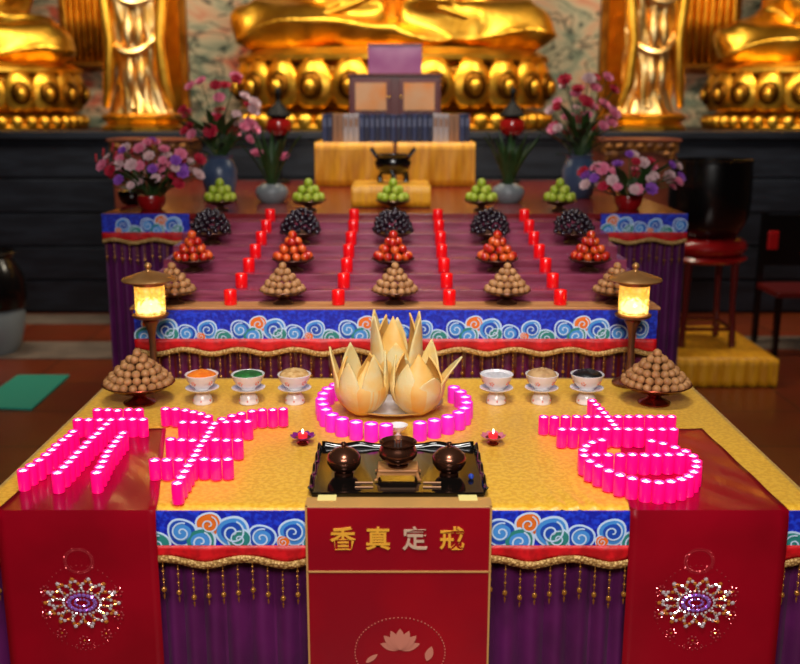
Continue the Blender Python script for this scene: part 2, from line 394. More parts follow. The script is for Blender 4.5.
def skirt(label, x0, x1, y, zt, zb, spans, curt='purple', hb=.103, hr=.04, step=.0385, side=None, phase=0.0):
    """valance and curtain hung on a table edge facing the camera"""
    xm = (x0+x1)/2
    root = empty('table_skirt', (xm, y, zt), label, 'table skirt')
    L = lambda x: x-xm
    m = MB(); m.box(L(x0), L(x1), -.004, .004, -hb-.02, 0)
    band = m.build('blue_band', 'blue', root, smooth=False)
    m = MB(); x = x0 - phase
    while x < x1:
        for q, (cx, cz, r, fi, li, d, inn) in enumerate(CURLS):
            if x0+r < x+cx < x1-r: curl(m, L(x+cx), -hb+cz, r*1.08, -.0052-.0003*((q*5) % 9), fi, li, d, inn)
        x += .41
    m.build('cloud_embroidery', ['cw', 'cb', 'ct', 'cl', 'co'], band)
    wv = lambda X: .009*math.sin(2*PI*X/.21+.7)
    n = max(8, int((x1-x0)/.015))
    m = MB(); m.grid(lambda u, v: Vector((L(x0+(x1-x0)*u), -.0135-.003*math.sin((x0+(x1-x0)*u)*60)*v, -hb-v*(hr+.005-wv(x0+(x1-x0)*u)))), n, 3)
    m.build('red_band', 'red', root, solid=.003)
    m = MB(); m.grid(lambda u, v: Vector((L(x0+(x1-x0)*u), -.0185-.001*math.sin((x0+(x1-x0)*u)*60), -hb-hr+wv(x0+(x1-x0)*u)-v*.019)), n, 2)
    m.build('gold_braid', 'braid', root, solid=.004)
    nx = int((x1-x0)/.006)
    def cur(u, v):
        X = x0+(x1-x0)*u
        return Vector((L(X), .042-(.018+.018*v)*abs(math.sin(PI*X/.055+1.2*math.sin(X*9)))+.004*v*math.sin(X*31), -hb-.01-v*(zt-zb-hb-.01)))
    m = MB(); m.grid(cur, nx, 8)
    if side:
        for sx in (x0, x1):
            m.grid(lambda u, v: Vector((L(sx)+.006*math.sin(2*PI*u*side/.05), .02+u*side, -.01-v*(zt-zb-.01))), int(side/.012), 2)
    m.build('pleated_curtain', curt, root)
    for a, b in spans:
        k = int((b-a)/step)
        for i in range(k+1):
            X = a+i*step
            link('bead_tassel', TAS, (L(X), -.021, -hb-hr+wv(X)-.017-.004*(i % 3)), root)
    return root

# front offering table
t = empty('offering_table', (XC, (TF+TB)/2, 0), 'long table wholly under the yellow cloth, red candles and flowers stand beyond', 'table')
dy = (TB-TF)/2
MB().box(-HW+.03, HW-.03, -dy+.06, dy-.02, TZ-.045, TZ-.012).build('tabletop', 'redwood', t, smooth=False)
for sx in (-1, 1):
    for sy in (-1, 1): MB().box(sx*(HW-.12)-.03, sx*(HW-.12)+.03, sy*(dy-.12)-.03, sy*(dy-.12)+.03, 0, TZ-.045).build('leg', 'redwood', t, smooth=False)
def cloth(u, v):
    x = -HW+2*HW*u; y = -dy+2*dy*v; z = -.002
    z += .0008*math.sin(x*21+y*13)
    e = math.exp(-((x-.45)/.12)**2)*math.exp(-((y+dy)/.10)**2)
    z += .006*e*math.sin(x*130+y*25)
    if v < .012: z -= .008
    return Vector((x, y, z))
c = MB(); c.grid(cloth, 150, 60); 
for sx in (-1, 1): c.grid(lambda u, v: Vector((sx*(HW+.001), -dy+2*dy*u, -.002-.16*v)), 20, 2)
tag(c.build('tablecloth', 'yellow', None, (XC, (TF+TB)/2, TZ), solid=.003), 'yellow damask cloth spread over the long front table', 'tablecloth')
px = lambda p, y=508: onz(p, y, TZ).x
FX = lambda p: ony(p, 540, TF).x
skirt('purple pleated skirt with blue cloud valance hung along the front table edge', XC-HW, XC+HW, TF-.006, TZ-.006, .01,
      [(px(162), px(306)), (px(491), px(627)), (px(786), XC+HW-.01), (XC-HW+.01, px(-1))], side=1.1, phase=-.035+.41*3+.01, hb=.089, hr=.034)

# glossy red runners
def runner(label, bl, br, fl, fr, em):
    root = empty('table_runner', (0, TF, TZ), label, 'table runner')
    o = Vector((0, TF, TZ))
    A, B = onz(*bl, TZ)-o, onz(*br, TZ)-o; Cc, D = onz(fl, 508, TZ)-o, onz(fr, 508, TZ)-o
    def f(u, v):
        if v < .5:
            w = v/.5
            a = A.lerp(Cc, w); b = B.lerp(D, w); p = a.lerp(b, u); p.z = .004+.0012*math.sin(p.x*40+p.y*30); p.y -= .022*max(0, w-.9)/.1; return p
        w = (v-.5)/.5
        a = Cc.lerp(D, u)
        return Vector((a.x, -.024-.004*math.sin(u*7)*w-.006*math.sin(PI*min(1, w*12)/2), .004-w*.73))
    m = MB(); m.grid(f, 18, 60); m.build('cloth', 'vinyl', root, solid=.003)
    # rhinestone lotus
    e = ony(em[0], em[1], TF-.036)-o
    g = MB()
    def gem(x, z, r, mi):
        g.mi = mi
        P = Vector((e.x+x, e.y, e.z+z)); n = 6; a0 = R.random()
        ring = [g.bm.verts.new(P+Vector((r*math.cos(2*PI*i/n+a0), 0, r*math.sin(2*PI*i/n+a0)))) for i in range(n)]
        top = [g.bm.verts.new(P+Vector((.5*r*math.cos(2*PI*i/n+a0), -.55*r, .5*r*math.sin(2*PI*i/n+a0)))) for i in range(n)]
        for i in range(n): g.face([ring[i], ring[(i+1) % n], top[(i+1) % n], top[i]])
        g.face(top)
    def ell(n, a, b, r, mi, cx=0, cz=0, ph=0):
        for i in range(n): gem(cx+a*math.cos(2*PI*i/n+ph), cz+b*math.sin(2*PI*i/n+ph), r, mi)
    ell(18, .034, .022, .0062, 2); ell(26, .048, .033, .004, 0); ell(12, .018, .010, .004, 2, 0, 0, .2)
    for k in range(14):                                  # pointed crystal petals
        a = 2*PI*k/14
        for q in range(5):
            rr = .055+q*.010; wd = (.013, .015, .011, .006, 0)[q]
            for s in ((-1, 1) if wd else (0,)):
                gem((rr*math.cos(a)-s*wd*math.sin(a))*1.0, (rr*math.sin(a)+s*wd*math.cos(a))*.72, .0050 if q < 4 else .006, (0, 1, 0, 1, 0)[(q+k) % 5])
    for k in range(10):                                  # outer rosettes
        a = 2*PI*k/10+.3; cx, cz = .098*math.cos(a), .108*math.sin(a)
        if math.sin(a) > .8: continue
        ell(7, .012, .012, .0028, 3, cx, cz); gem(cx, cz, .003, 1)
    ell(30, .033, .030, .0016, 3, 0, .118); ell(36, .038, .035, .0013, 3, 0, .118); ell(46, .104, .118, .0016, 3, 0, -.012)
    ell(12, .026, .010, .0016, 3, 0, -.125)
    g.build('rhinestone_lotus', ['gemw', 'gemg', 'gemv', 'gemr'], root, smooth=False)
runner('glossy red runner hanging over the left front of the table, crystal lotus on it', (94, 430), (166, 430), 0, 158, (82, 603))
runner('glossy red runner hanging over the right front of the table, crystal lotus on it', (618, 430), (702, 430), 628, 785, (696, 603))

# centre banner
b = empty('altar_banner', (0, TF, TZ), 'crimson banner with gold lettering taped at the middle of the table edge', 'banner')
o = Vector((0, TF, TZ)); y = -.036
x0, x1 = onz(308, 506, TZ).x, onz(489, 506, TZ).x
MB().box(x0, x1, y, y+.008, -.735, .0165).build('panel', 'panelred', b, smooth=False, bevel=.002)
yb = onz(400, 497, TZ+.0185).y-TF
MB().box(x0-.004, x1+.004, y, yb, .0165, .0185).build('top_flap', 'goldtrim', b, smooth=False, bevel=.001)
for xx in (x0-.003, x1-.002): MB().box(xx, xx+.005, y-.003, y+.009, -.735, .0185).build('side_trim', 'goldtrim', b, smooth=False)
zl = ony(400, 571.5, TF+y).z-TZ
MB().box(x0, x1, y-.003, y, zl-.002, zl+.002).build('cross_trim', 'goldtrim', b, smooth=False)
for p in (327.5, 467.5):
    a = onz(p, 503, TZ); MB().box(a.x-.024, a.x+.024, yb-.024, yb+.012, .0187, .0197).build('tape', 'tape', b, smooth=False)
for ch, pxx, mm in (('香', 343, 'goldletter'), ('真', 378, 'goldletter'), ('定', 415, 'silverletter'), ('戒', 452, 'goldletter')):
    cu = bpy.data.curves.new('gold_character', 'FONT'); cu.body = ch; cu.size = .066; cu.extrude = .002; cu.offset = .0009; cu.align_x = 'CENTER'; cu.align_y = 'CENTER'
    to = bpy.data.objects.new('tmp', cu); COL.objects.link(to)
    dg = bpy.context.evaluated_depsgraph_get(); dg.update()
    me = bpy.data.meshes.new_from_object(to.evaluated_get(dg)); bpy.data.objects.remove(to)
    me.materials.clear(); me.materials.append(M[mm])
    vs = [v.co for v in me.vertices]
    ctr = Vector(((min(v.x for v in vs)+max(v.x for v in vs))/2, (min(v.y for v in vs)+max(v.y for v in vs))/2, 0))
    for v in me.vertices: v.co -= ctr
    P = ony(pxx, 538, TF+y)-o
    co = link('gold_character', me, (P.x, y-.002, P.z), b, (PI/2, 0, 0))
    if mm == 'silverletter': co['label'] = 'duller silvery character'
# lotus medallion
P = ony(400, 652, TF+y)-o
m = MB()
for k in range(70):
    a = 2*PI*k/70; m.sphere((P.x+.118*math.cos(a), y-.0015, P.z+.100*math.sin(a)), .0019, 5, 4)
m.build('medallion_ring', 'palelotus', b)
m = MB()
def leafshape(m, cx, cz, ang, ln, wd, yy):
    n = 9; L_, R_ = [], []
    for i in range(n):
        t = i/(n-1); w = wd*math.sin(PI*t)**.8*(1-.25*t); bx, bz = math.sin(ang), math.cos(ang)
        L_.append(m.bm.verts.new((cx+bx*ln*t-bz*w, yy, cz+bz*ln*t+bx*w))); R_.append(m.bm.verts.new((cx+bx*ln*t+bz*w, yy-.0005, cz+bz*ln*t-bx*w)))
    for i in range(n-1): m.face([L_[i], R_[i], R_[i+1], L_[i+1]])
for i, (a, l, w) in enumerate(((-1.25, .055, .013), (1.25, .055, .013), (-.8, .06, .014), (.8, .06, .014), (-.4, .062, .014), (.4, .062, .014), (0, .064, .016))):
    leafshape(m, P.x, P.z+.008, a, l, w, y-.0012-.0008*i)
leafshape(m, P.x+.07, P.z-.025, .3, .045, .012, y-.002); leafshape(m, P.x-.09, P.z-.03, .9, .04, .008, y-.002)
m.build('lotus_print', 'palelotus', b)

# ------------------------------------------------------------------ black tray and its vessels
ZT = TZ+.002
tc_ = [onz(p, q, ZT) for p, q in ((328, 451), (470, 451), (484, 497), (312, 497))]
yf, ybk = tc_[3].y, tc_[0].y; hw = .5*(tc_[2].x-tc_[3].x); xc = .5*(tc_[2].x+tc_[3].x); hwb = .5*(tc_[1].x-tc_[0].x)
t = empty('lacquer_tray', (xc, (yf+ybk)/2, ZT), 'black lacquered tray with raised scalloped rim behind the red banner', 'tray')
hd = (ybk-yf)/2; hw = max(hw, hwb)
MB().box(-hw, hw, -hd, hd, 0, .008).build('base', 'lacquer', t, smooth=False, bevel=.002)
m = MB()
def rimz(s): return .017+.004*math.cos(s*2*PI*4)
for (a, bb) in (((-hw, hd), (hw, hd)), ((-hw, -hd), (-hw, hd)), ((hw, hd), (hw, -hd))):
    a, bb = Vector(a), Vector(bb); d = (bb-a).normalized(); nn = Vector((d.y, -d.x))*(-1)
    m.grid(lambda u, v: Vector(((a.lerp(bb, u)+nn*.010*v*v).x, (a.lerp(bb, u)+nn*.010*v*v).y, .006+v*rimz(u))), 40, 4)
m.build('rim', 'lacquer', t, solid=.005)
MB().box(-hw, hw, -hd-.003, -hd+.003, .002, .014).build('front_rim', 'lacquer', t, smooth=False, bevel=.001)
zt = ZT+.008
m = MB(); m.lathe([(0, 0), (.026, 0), (.027, .005), (.022, .01), (.036, .018), (.046, .034), (.047, .044), (.045, .046)], 32)
bme = m.mesh('bowl', 'bronze')
m = MB(); m.lathe([(.0475, .0455), (.0475, .049), (.042, .060), (.030, .071), (.014, .078), (.006, .080), (.0055, .084), (.008, .088), (.006, .093), (0, .095)], 32)
lme = m.mesh('lid', 'bronze')
for p, lab in ((344, 'round dark bronze lidded incense pot on the left half of black tray'), (449, 'round dark bronze lidded incense pot on the right half of black tray')):
    q = onz(p, 474, zt); e = empty('incense_pot', q, lab, 'incense pot', 'lidded pots on the black tray')
    link('bowl', bme, (0, 0, 0), e); link('lid', lme, (0, 0, 0), e)
q = onz(398, 477, zt)
s_ = empty('censer_stand', q, 'low brown wooden stand with curled feet under the open censer', 'stand')
MB().box(-.055, .055, -.036, .036, .026, .034).build('top_board', 'tan', s_, smooth=False, bevel=.003)
for sx in (-1, 1):
    MB().tube([(sx*.05, -.03, .028), (sx*.053, -.032, .016), (sx*.056, -.034, .006), (sx*.063, -.036, .004)], [.005, .005, .005, .003], 8).build('foot', 'tan', s_)
    MB().tube([(sx*.05, .03, .028), (sx*.053, .032, .016), (sx*.056, .034, .006), (sx*.063, .036, .004)], [.005, .005, .005, .003], 8).build('foot', 'tan', s_)
MB().box(-.05, .05, -.033, -.029, .018, .027).build('apron', 'tan', s_, smooth=False)
qc = q+Vector((0, .0, .034))
e = empty('censer', qc, 'open round bronze censer with incense pegs on the brown stand', 'censer')
MB().lathe([(0, 0), (.028, 0), (.029, .005), (.025, .009), (.042, .018), (.052, .032), (.053, .043), (.048, .054), (.046, .060), (.052, .069), (.049, .070), (.042, .060), (.044, .053), (.044, .048), (0, .048)], 36).build('body', 'bronze', e)
for k in range(3): MB().tube([(-.008+.008*k, .004*(k % 2), .046), (-.008+.008*k, .004*(k % 2), .074)], .0018, 6).build('incense_peg', 'silver', e)
for i, (p, qy) in enumerate(((364, 482.5), (364, 487), (432, 482.5), (432, 487))):  # pale rods imitate reflections in the tray
    a = onz(p, qy, zt+.002)
    tag(MB().tube([(-.024, 0, 0), (.024, 0, 0)], .0022, 6).build('reflection_rod', 'tan', None, a),
        'short pale rod as tray reflection, %s of the censer stand, %s of its two' % ('left' if p < 400 else 'right', 'rear' if qy < 485 else 'front'), 'reflection rod', 'reflection rods on the tray')
a = onz(471, 479, zt)
tag(MB().sphere((0, 0, .008), .008, 14, 10).build('glass_bead', 'glass', None, a), 'tiny blue glass bead on the right side of black tray', 'bead')

# ------------------------------------------------------------------ pink candle writing
def candle_mesh(d, h, mt, mtop, nm):
    r = d/2
    body = MB().lathe([(0, 0), (r*.96, 0), (r, .003), (r, h-.002), (r*.94, h), (r*.84, h), (r*.80, h-.006)], 16).mesh(nm, mt)
    top = MB().lathe([(0, h-.008), (r*.80, h-.008), (r*.80, h-.006), (r*.45, h-.003), (r*.2, h), (0, h+.002)], 12).mesh('glowing_wick', mtop)
    return body, top
PB, PT = candle_mesh(.0325, .056, 'pink', 'pinktop', 'cup')
KB, KT = candle_mesh(.044, .056, 'mag', 'magtop', 'cup')
def candle(me, tme, loc, label, group, nm='votive_candle'):
    e = empty(nm, loc, label, 'candle', group)
    link('cup', me, (0, 0, 0), e); link('glowing_wick', tme, (0, 0, 0), e)
placed = []
def stroke(pts, ox, oy, s, desc, order):
    P = []
    for x, y in pts:
        p = onz(ox+x/s, oy+y/s, TZ+.006+.054)
        P.append(Vector((p.x, p.y, 0)))
    for it in range(30):                                # keep the cups from running into one another
        for i, a in enumerate(P):
            for bq in placed+P[:i]:
                d = a-bq; L = d.length
                if L < .0332 and L > 1e-6:
                    a += d/L*(.0332-L)*.6
    for i, a in enumerate(P):
        placed.append(a)
        candle(PB, PT, Vector((a.x, a.y, TZ+.0065)), 'lit pink candle, %s from %s in %s' % (ORD[i], order, desc), 'pink candles of the ' + desc)
L1, L2, L3 = 'first candle character from left', 'second candle character from left', 'candle character at right'
stroke([(520,107),(568,107),(627,110),(677,107),(740,107)], 0, 390, 5.333, 'short top bar, '+L1, 'left')
stroke([(415,160),(470,160),(532,160),(590,160),(643,157),(703,157),(757,158)], 0, 390, 5.333, 'second bar, '+L1, 'left')
stroke([(390,222),(367,245),(335,267),(302,294),(277,320),(247,345),(208,375),(165,402),(123,430)], 0, 390, 5.333, 'left slant, '+L1, 'rear')
stroke([(568,183),(540,208),(520,233),(495,252),(467,280),(445,306),(415,333),(392,359),(367,385),(340,411),(307,442)], 0, 390, 5.333, 'middle slant, '+L1, 'rear')
stroke([(655,230),(637,252),(618,275),(600,300),(577,328),(563,354),(550,382),(533,411),(515,441)], 0, 390, 5.333, 'right slant, '+L1, 'rear')
stroke([(374,168),(358,190),(346,212),(332,234),(319,255),(301,279),(288,303),(275,327),(259,352),(240,379),(224,407),(205,436),(187,466)], 140, 390, 5, 'long stem, '+L2, 'rear')
stroke([(127,95),(177,97),(226,102),(265,111),(304,120),(340,133)], 140, 390, 5, 'left arm, '+L2, 'left')
stroke([(410,146),(460,130),(507,119),(560,107),(610,101),(658,100),(710,97)], 140, 390, 5, 'right arm, '+L2, 'left')
stroke([(214,162),(266,162),(322,162),(430,160),(480,158),(535,158)], 140, 390, 5, 'upper crossbar, '+L2, 'left')
stroke([(153,247),(206,250),(260,252),(375,250),(430,252),(487,252)], 140, 390, 5, 'middle crossbar, '+L2, 'left')
stroke([(73,352),(130,351),(187,350),(318,347),(376,351),(435,347)], 140, 390, 5, 'lowest crossbar, '+L2, 'left')
stroke([(262,46),(278,62),(295,79),(311,96),(327,113),(341,130),(354,147),(367,164)], 530, 390, 4.211, 'slanting dot, '+L3, 'rear')
stroke([(58,114),(103,116),(150,114),(197,113),(240,113),(283,113),(372,113),(414,113),(458,112),(503,113),(549,113),(592,113)], 530, 390, 4.211, 'upper bar, '+L3, 'left')
stroke([(135,166),(181,166),(230,167),(277,166),(322,165),(412,166),(460,166),(510,167),(557,166),(602,166)], 530, 390, 4.211, 'lower bar, '+L3, 'left')
stroke([(303,211),(262,221),(238,236),(226,254),(229,276),(253,300),(290,320),(332,341),(379,359),(431,373),(488,384),(543,390),(594,386),(638,376),(669,363),(690,345),(700,323),(701,301),(685,278),(655,258),(610,242),(560,226),(512,215)], 530, 390, 4.211, 'round loop, '+L3, 'its start')
stroke([(279,274),(329,274),(381,275),(432,273),(483,275),(533,275),(584,273),(632,273)], 530, 390, 4.211, 'bar inside loop, '+L3, 'left')

# ring of magenta candles round the lotus dish
ringp = [(140,338),(112,353),(95,372),(87,394),(92,415),(103,436),(128,457),(168,474),(224,487),(285,494),(344,499),(480,490),(538,480),(592,465),(636,448),(658,430),(666,408),(660,386),(642,365),(616,348)]
P = [onz(300+x/4, 300+y/4, TZ+.056) for x, y in ringp]
for it in range(40):
    for i in range(len(P)):
        for j in range(len(P)):
            d = P[i]-P[j]; L = d.length
            if i != j and L < .0455: P[i] += d/L*(.0455-L)*.5
for i, a in enumerate(P):
    side_ = 'left arc' if i < 11 else 'right arc'; k = i if i < 11 else 19-i
    candle(KB, KT, Vector((a.x, a.y, TZ+.001)), 'magenta votive candle ringing the lotus dish, %s from the rear of the %s' % (ORD[k], side_), 'magenta candles round the lotus dish')

# ------------------------------------------------------------------ lotus dish
pc = onz(393, 408, TZ+.001)
e = empty('serving_plate', pc, 'large round white plate holding three yellow peel lotuses', 'plate')
MB().lathe([(0, 0), (.09, 0), (.095, .006), (.135, .014), (.168, .026), (.17, .029), (.166, .029), (.13, .019), (.09, .012), (0, .011)], 56).build('dish', 'white', e)
MB().lathe([(.1645, .0285), (.171, .0285), (.1715, .0305), (.1645, .0305), (.1645, .0285)], 56).build('rim_line', 'goldtrim', e)
def lotus(loc, label, Rr, spec, th=.006):
    e = empty('peel_lotus', loc, label, 'carved fruit', 'peel lotuses on the white plate')
    MB().lathe([(0, 0), (Rr*.34, 0), (Rr*.62, Rr*.2), (Rr*.84, Rr*.5), (Rr*.86, Rr*.66), (Rr*.6, Rr*.7), (0, Rr*.6)], 20).build('core', 'peelin', e)
    for pi_, (th0, w0, H, flare, tw) in enumerate(spec):
        def f(u, v):
            s = u*2-1
            if v < .5:
                al = .32+v*2*(PI/2-.32); r = Rr*math.sin(al); z = Rr*(1-math.cos(al))*1.1; uu = 0
            else:
                uu = (v-.5)*2; r = Rr*(1+flare*uu**1.4); z = 1.1*Rr+(H-1.1*Rr)*uu
            w = w0 if v < .30 else w0*max(0.02, (1-((v-.30)/.70)**2.6))
            if flare > .2: w *= 1-.3*uu
            a = th0+s*w+tw*uu
            bulge = 1+.05*(1-s*s)*(1-uu)
            return Vector((r*bulge*math.cos(a), r*bulge*math.sin(a), z+.004))
        MB().grid(f, 8, 18).build('petal', 'peel' if pi_ < 6 else 'peelin', e, solid=th)
def spec(n, H, flare, ph, over={}):
    out = []
    for k in range(n):
        h, fl, w = over.get(k, (H*(.88+.2*R.random()), flare+R.uniform(-.1, .1), PI/n*1.02))
        out.append((ph+2*PI*k/n, w, h, fl, R.uniform(-.06, .06)))
    return out
zp = TZ+.014
inner = lambda n, H, ph: [(ph+2*PI*k/n, PI/n*.8, H*(.9+.15*R.random()), -.45, 0) for k in range(n)]
lotus(onz(362, 413, zp), 'yellow peel lotus at the front left of the white plate', .084, spec(6, .195, -.18, PI, {0: (.222, .24, PI/6*1.2), 5: (.22, -.05, PI/6*1.1), 1: (.185, -.1, PI/6)}) + inner(3, .20, 1.0))
lotus(onz(417, 413, zp), 'yellow peel lotus at the front right, one petal bent outward', .085, spec(6, .185, -.18, 0, {0: (.19, .72, PI/6*1.1), 1: (.225, .32, PI/6*1.1), 5: (.14, .12, PI/6*1.1)}) + inner(3, .205, .6))
lotus(onz(396.5, 392, zp)+Vector((0, 0, .012)), 'tallest yellow peel lotus standing upright at the rear of the plate', .088, spec(6, .265, -.02, PI/6, {5: (.262, .02, PI/6*1.2), 0: (.27, .02, PI/6*1.1), 2: (.275, .05, PI/6*1.15), 4: (.185, -.08, PI/6*1.05), 3: (.272, .0, PI/6*1.2)}) + inner(3, .26, .3))

# small white stem cup in the gap of the ring
a = onz(398, 437, TZ+.001)
e = empty('stem_cup', a, 'tiny white stem cup standing in the gap of the magenta ring', 'cup')
MB().lathe([(0, 0), (.013, 0), (.013, .004), (.006, .010), (.006, .016)], 20).build('foot', 'white', e)
MB().lathe([(0, .014), (.008, .016), (.024, .028), (.031, .040), (.029, .040), (.02, .031), (0, .026)], 28).build('bowl', 'white', e)
# lotus tealights
for p, mm, lab in ((303, 'purplelotus', 'purple lotus tealight with a red flame, left of the magenta ring'), (493, 'roselotus', 'rose lotus tealight with red wax, right of the magenta ring')):
    a = onz(p, 444, TZ+.001); e = empty('lotus_tealight', a, lab, 'tealight')
    MB().lathe([(0, 0), (.016, 0), (.018, .004), (.010, .009), (.018, .016), (.024, .022), (0, .020)], 20).build('holder', 'copper', e)
    for k in range(10):
        a0 = 2*PI*k/10
        MB().grid(lambda u, v: Vector(((.014+.025*v)*math.cos(a0+(u*2-1)*.42*(1-v**5)), (.014+.025*v)*math.sin(a0+(u*2-1)*.42*(1-v**5)), .014+.016*v)), 4, 8).build('petal', mm, e, solid=.0015)
    MB().lathe([(0, .020), (.014, .020), (.015, .034), (.010, .036), (0, .034)], 16).build('wax', 'redwax', e)
    MB().sphere((0, 0, .041), (.003, .003, .008), 8, 6).build('flame', 'flame', e)

# ------------------------------------------------------------------ six porcelain offering cups
m = MB(); m.lathe([(0, 0), (.034, 0), (.035, .006), (.031, .022), (.024, .034), (.020, .040), (.012, .044)], 32); ft = m.mesh('foot', 'white')
m = MB(); m.lathe([(.012, .042), (.035, .044), (.056, .053), (.058, .056), (.054, .056), (.035, .050), (0, .049)], 36); sa = m.mesh('saucer', 'white')
m = MB(); m.lathe([(0, .050), (.026, .050), (.027, .056), (.040, .066), (.052, .086), (.058, .104), (.0565, .105), (.050, .088), (.038, .076), (0, .072)], 36); bo = m.mesh('bowl', 'white')
m = MB()
for k in range(5):
    a0 = 2*PI*k/5-.75
    for q in range(5):
        a1 = a0+.13*math.cos(q*1.256); zz = .079+.006*math.sin(q*1.256); rr = .0486+(zz-.079)*.55
        m.sphere((rr*math.cos(a1), rr*math.sin(a1), zz), .0026, 6, 4)
de = m.mesh('painted_flower', 'deco')
m = MB()
for k in range(6):
    a1 = 2*PI*k/6-.52; m.sphere((.0335*math.cos(a1), .0335*math.sin(a1), .013), (.003, .003, .0045), 6, 4)
df = m.mesh('painted_mark', 'deco')
cups = [(203, 'powder', 'orange_powder', 'bright orange powder heaped', 'first'), (249, 'greenfill', 'green_bean_heap', 'green beans', 'second'), (295, 'grain', 'grain_heap', 'pale brown grain', 'third'),
        (496, 'rice', 'rice_heap', 'white rice', 'fourth'), (541, 'nut', 'nut_heap', 'beige nuts', 'fifth'), (586, 'blackfill', 'black_fungus_heap', 'black fungus pieces', 'sixth')]
for p, mm, nm, what, o_ in cups:
    a = onz(p, 402.5, TZ+.001)
    e = empty('offering_cup', a, 'white porcelain stem cup with saucer, filled with %s' % what, 'cup', 'porcelain offering cups')
    link('foot', ft, (0, 0, 0), e); link('saucer', sa, (0, 0, 0), e); bb = link('bowl', bo, (0, 0, 0), e)
    link('painted_flower', de, (0, 0, 0), bb); link('painted_mark', df, (0, 0, 0), e)
    h = {'powder': .026, 'greenfill': .017, 'grain': .026, 'rice': .004, 'nut': .026, 'blackfill': .022}[mm]
    m = MB()
    m.lathe([(0, .075)]+[(.0525*math.sin(PI/2*(1-t)), .090+.006+h*(t if mm == 'powder' else 1-(1-t)**2)) for t in (0, .25, .5, .75)]+[(0, .096+h)], 24)
    if mm in ('nut', 'grain', 'blackfill', 'greenfill'):
        for k in range(70):
            a1 = R.random()*2*PI; rr = .047*math.sqrt(R.random()); z = .096+h*(1-(rr/.052)**2)
            s = .0075 if mm in ('nut', 'blackfill') else .0045
            m.sphere((rr*math.cos(a1), rr*math.sin(a1), z), (s*R.uniform(.6, 1.1), s*R.uniform(.6, 1.1), s*.6), 6, 4)
    tag(m.build(nm, mm, None, a), '%s in the %s white cup counted from left' % (what, o_), 'offering food', kind='stuff')

# ------------------------------------------------------------------ lamps
def lamp(loc, label):
    e = empty('altar_lamp', loc, label, 'lamp', 'crystal altar lamps')
    MB().lathe([(0, 0), (.062, 0), (.064, .008), (.055, .014), (.036, .022), (.024, .036), (.017, .06), (.013, .10), (.012, .15), (.0135, .19), (.020, .222), (.031, .24), (.030, .246), (.05, .252), (.064, .258), (.066, .266), (.058, .27), (0, .27)], 36).build('pedestal', 'pedestal', e)
    def cr(a, z): return 1+.02*math.cos(a*12)
    MB().lathe([(.052, .27)]+[(.0545, .272+.102*k/8) for k in range(9)]+[(.052, .376)], 48, rf=cr).build('crystal_shade', 'crystal', e)
    MB().lathe([(0, .274), (.030, .275), (.034, .285), (.02, .315), (0, .33)], 20).build('bulb', 'bulb', e)
    MB().lathe([(0, 0.375), (.058, 0.375), (.060, 0.386), (.094, 0.390), (.098, 0.395), (.094, 0.400), (.07, 0.408), (.045, 0.417), (.022, 0.424), (.012, 0.426), (.0, 0.426)], 40).build('roof_cap', 'brass', e)
    MB().lathe([(0, 0.424), (.012, 0.426), (.010, 0.430), (.006, 0.433), (.012, 0.438), (.014, 0.445), (.010, 0.452), (.004, 0.456), (0, 0.458)], 20).build('finial', 'brass', e)
lamp(onz(155, 384, TZ+.001), 'brass altar lamp with lit amber crystal shade, left end of the table')
lamp(onz(629, 384, TZ+.001), 'brass altar lamp with lit amber crystal shade, right end of the table')

# ------------------------------------------------------------------ fruit dishes
def fruit(r, mt, squash=1.0):
    m = MB(); m.sphere((0, 0, 0), (r, r, r*squash), 14, 10); return m.mesh('fruit', mt)
def dish_meshes(r, h, mt):
    b_ = MB().lathe([(0, h*.52), (r*.30, h*.52), (r*.75, h*.74), (r, h), (r*.985, h*1.04), (r*.72, h*.84), (r*.3, h*.68), (0, h*.66)], 40).mesh('dish', mt)
    s = MB().lathe([(0, 0), (r*.44, 0), (r*.45, h*.08), (r*.36, h*.16), (r*.22, h*.26), (r*.17, h*.36), (r*.20, h*.44), (r*.33, h*.55), (0, h*.55)], 28).mesh('stem', mt)
    return b_, s
def dish(ms, loc, label, group):
    e = empty('fruit_dish', loc, label, 'fruit dish', group)
    link('dish', ms[0], (0, 0, 0), e); link('stem', ms[1], (0, 0, 0), e)
def heap(nm, me, loc, z0, r, layers, dz, what, where, cat, group, half=False):
    names = {0: 'lowest', 1: 'second', 2: 'third', 3: 'fourth', 4: 'fifth'}
    for li, (rad, n) in enumerate(layers):
        z = z0+r+li*dz
        items = []
        for k in range(n):
            a = 2*PI*(k+.5*(li % 2))/n+.2*li
            if half and math.sin(a) > .55 and n > 4: continue
            items.append((a, (rad*math.cos(a)+R.uniform(-.0012, .0012), rad*math.sin(a)+R.uniform(-.0012, .0012), z+R.uniform(-.0012, .0012))))
        fr = sorted([i for i in items if math.sin(i[0]) < .12], key=lambda i: i[1][0])
        for it in items:
            o = link(nm, me, Vector(loc)+Vector(it[1]), None, (R.random()*6, R.random()*6, R.random()*6))
            if n == 1: lab = 'topmost %s crowning the %s' % (what, where)
            elif it in fr: lab = '%s, %s from left at front of %s layer, %s' % (what, ORD[fr.index(it)], names[li], where)
            else: lab = '%s at back of %s layer, %s' % (what, names[li], where)
            tag(o, lab, cat, '%s, %s' % (group, where))
lon = fruit(.0152, 'longan'); lonS = fruit(.0152, 'longan')
big = dish_meshes(.124, .074, 'copper')
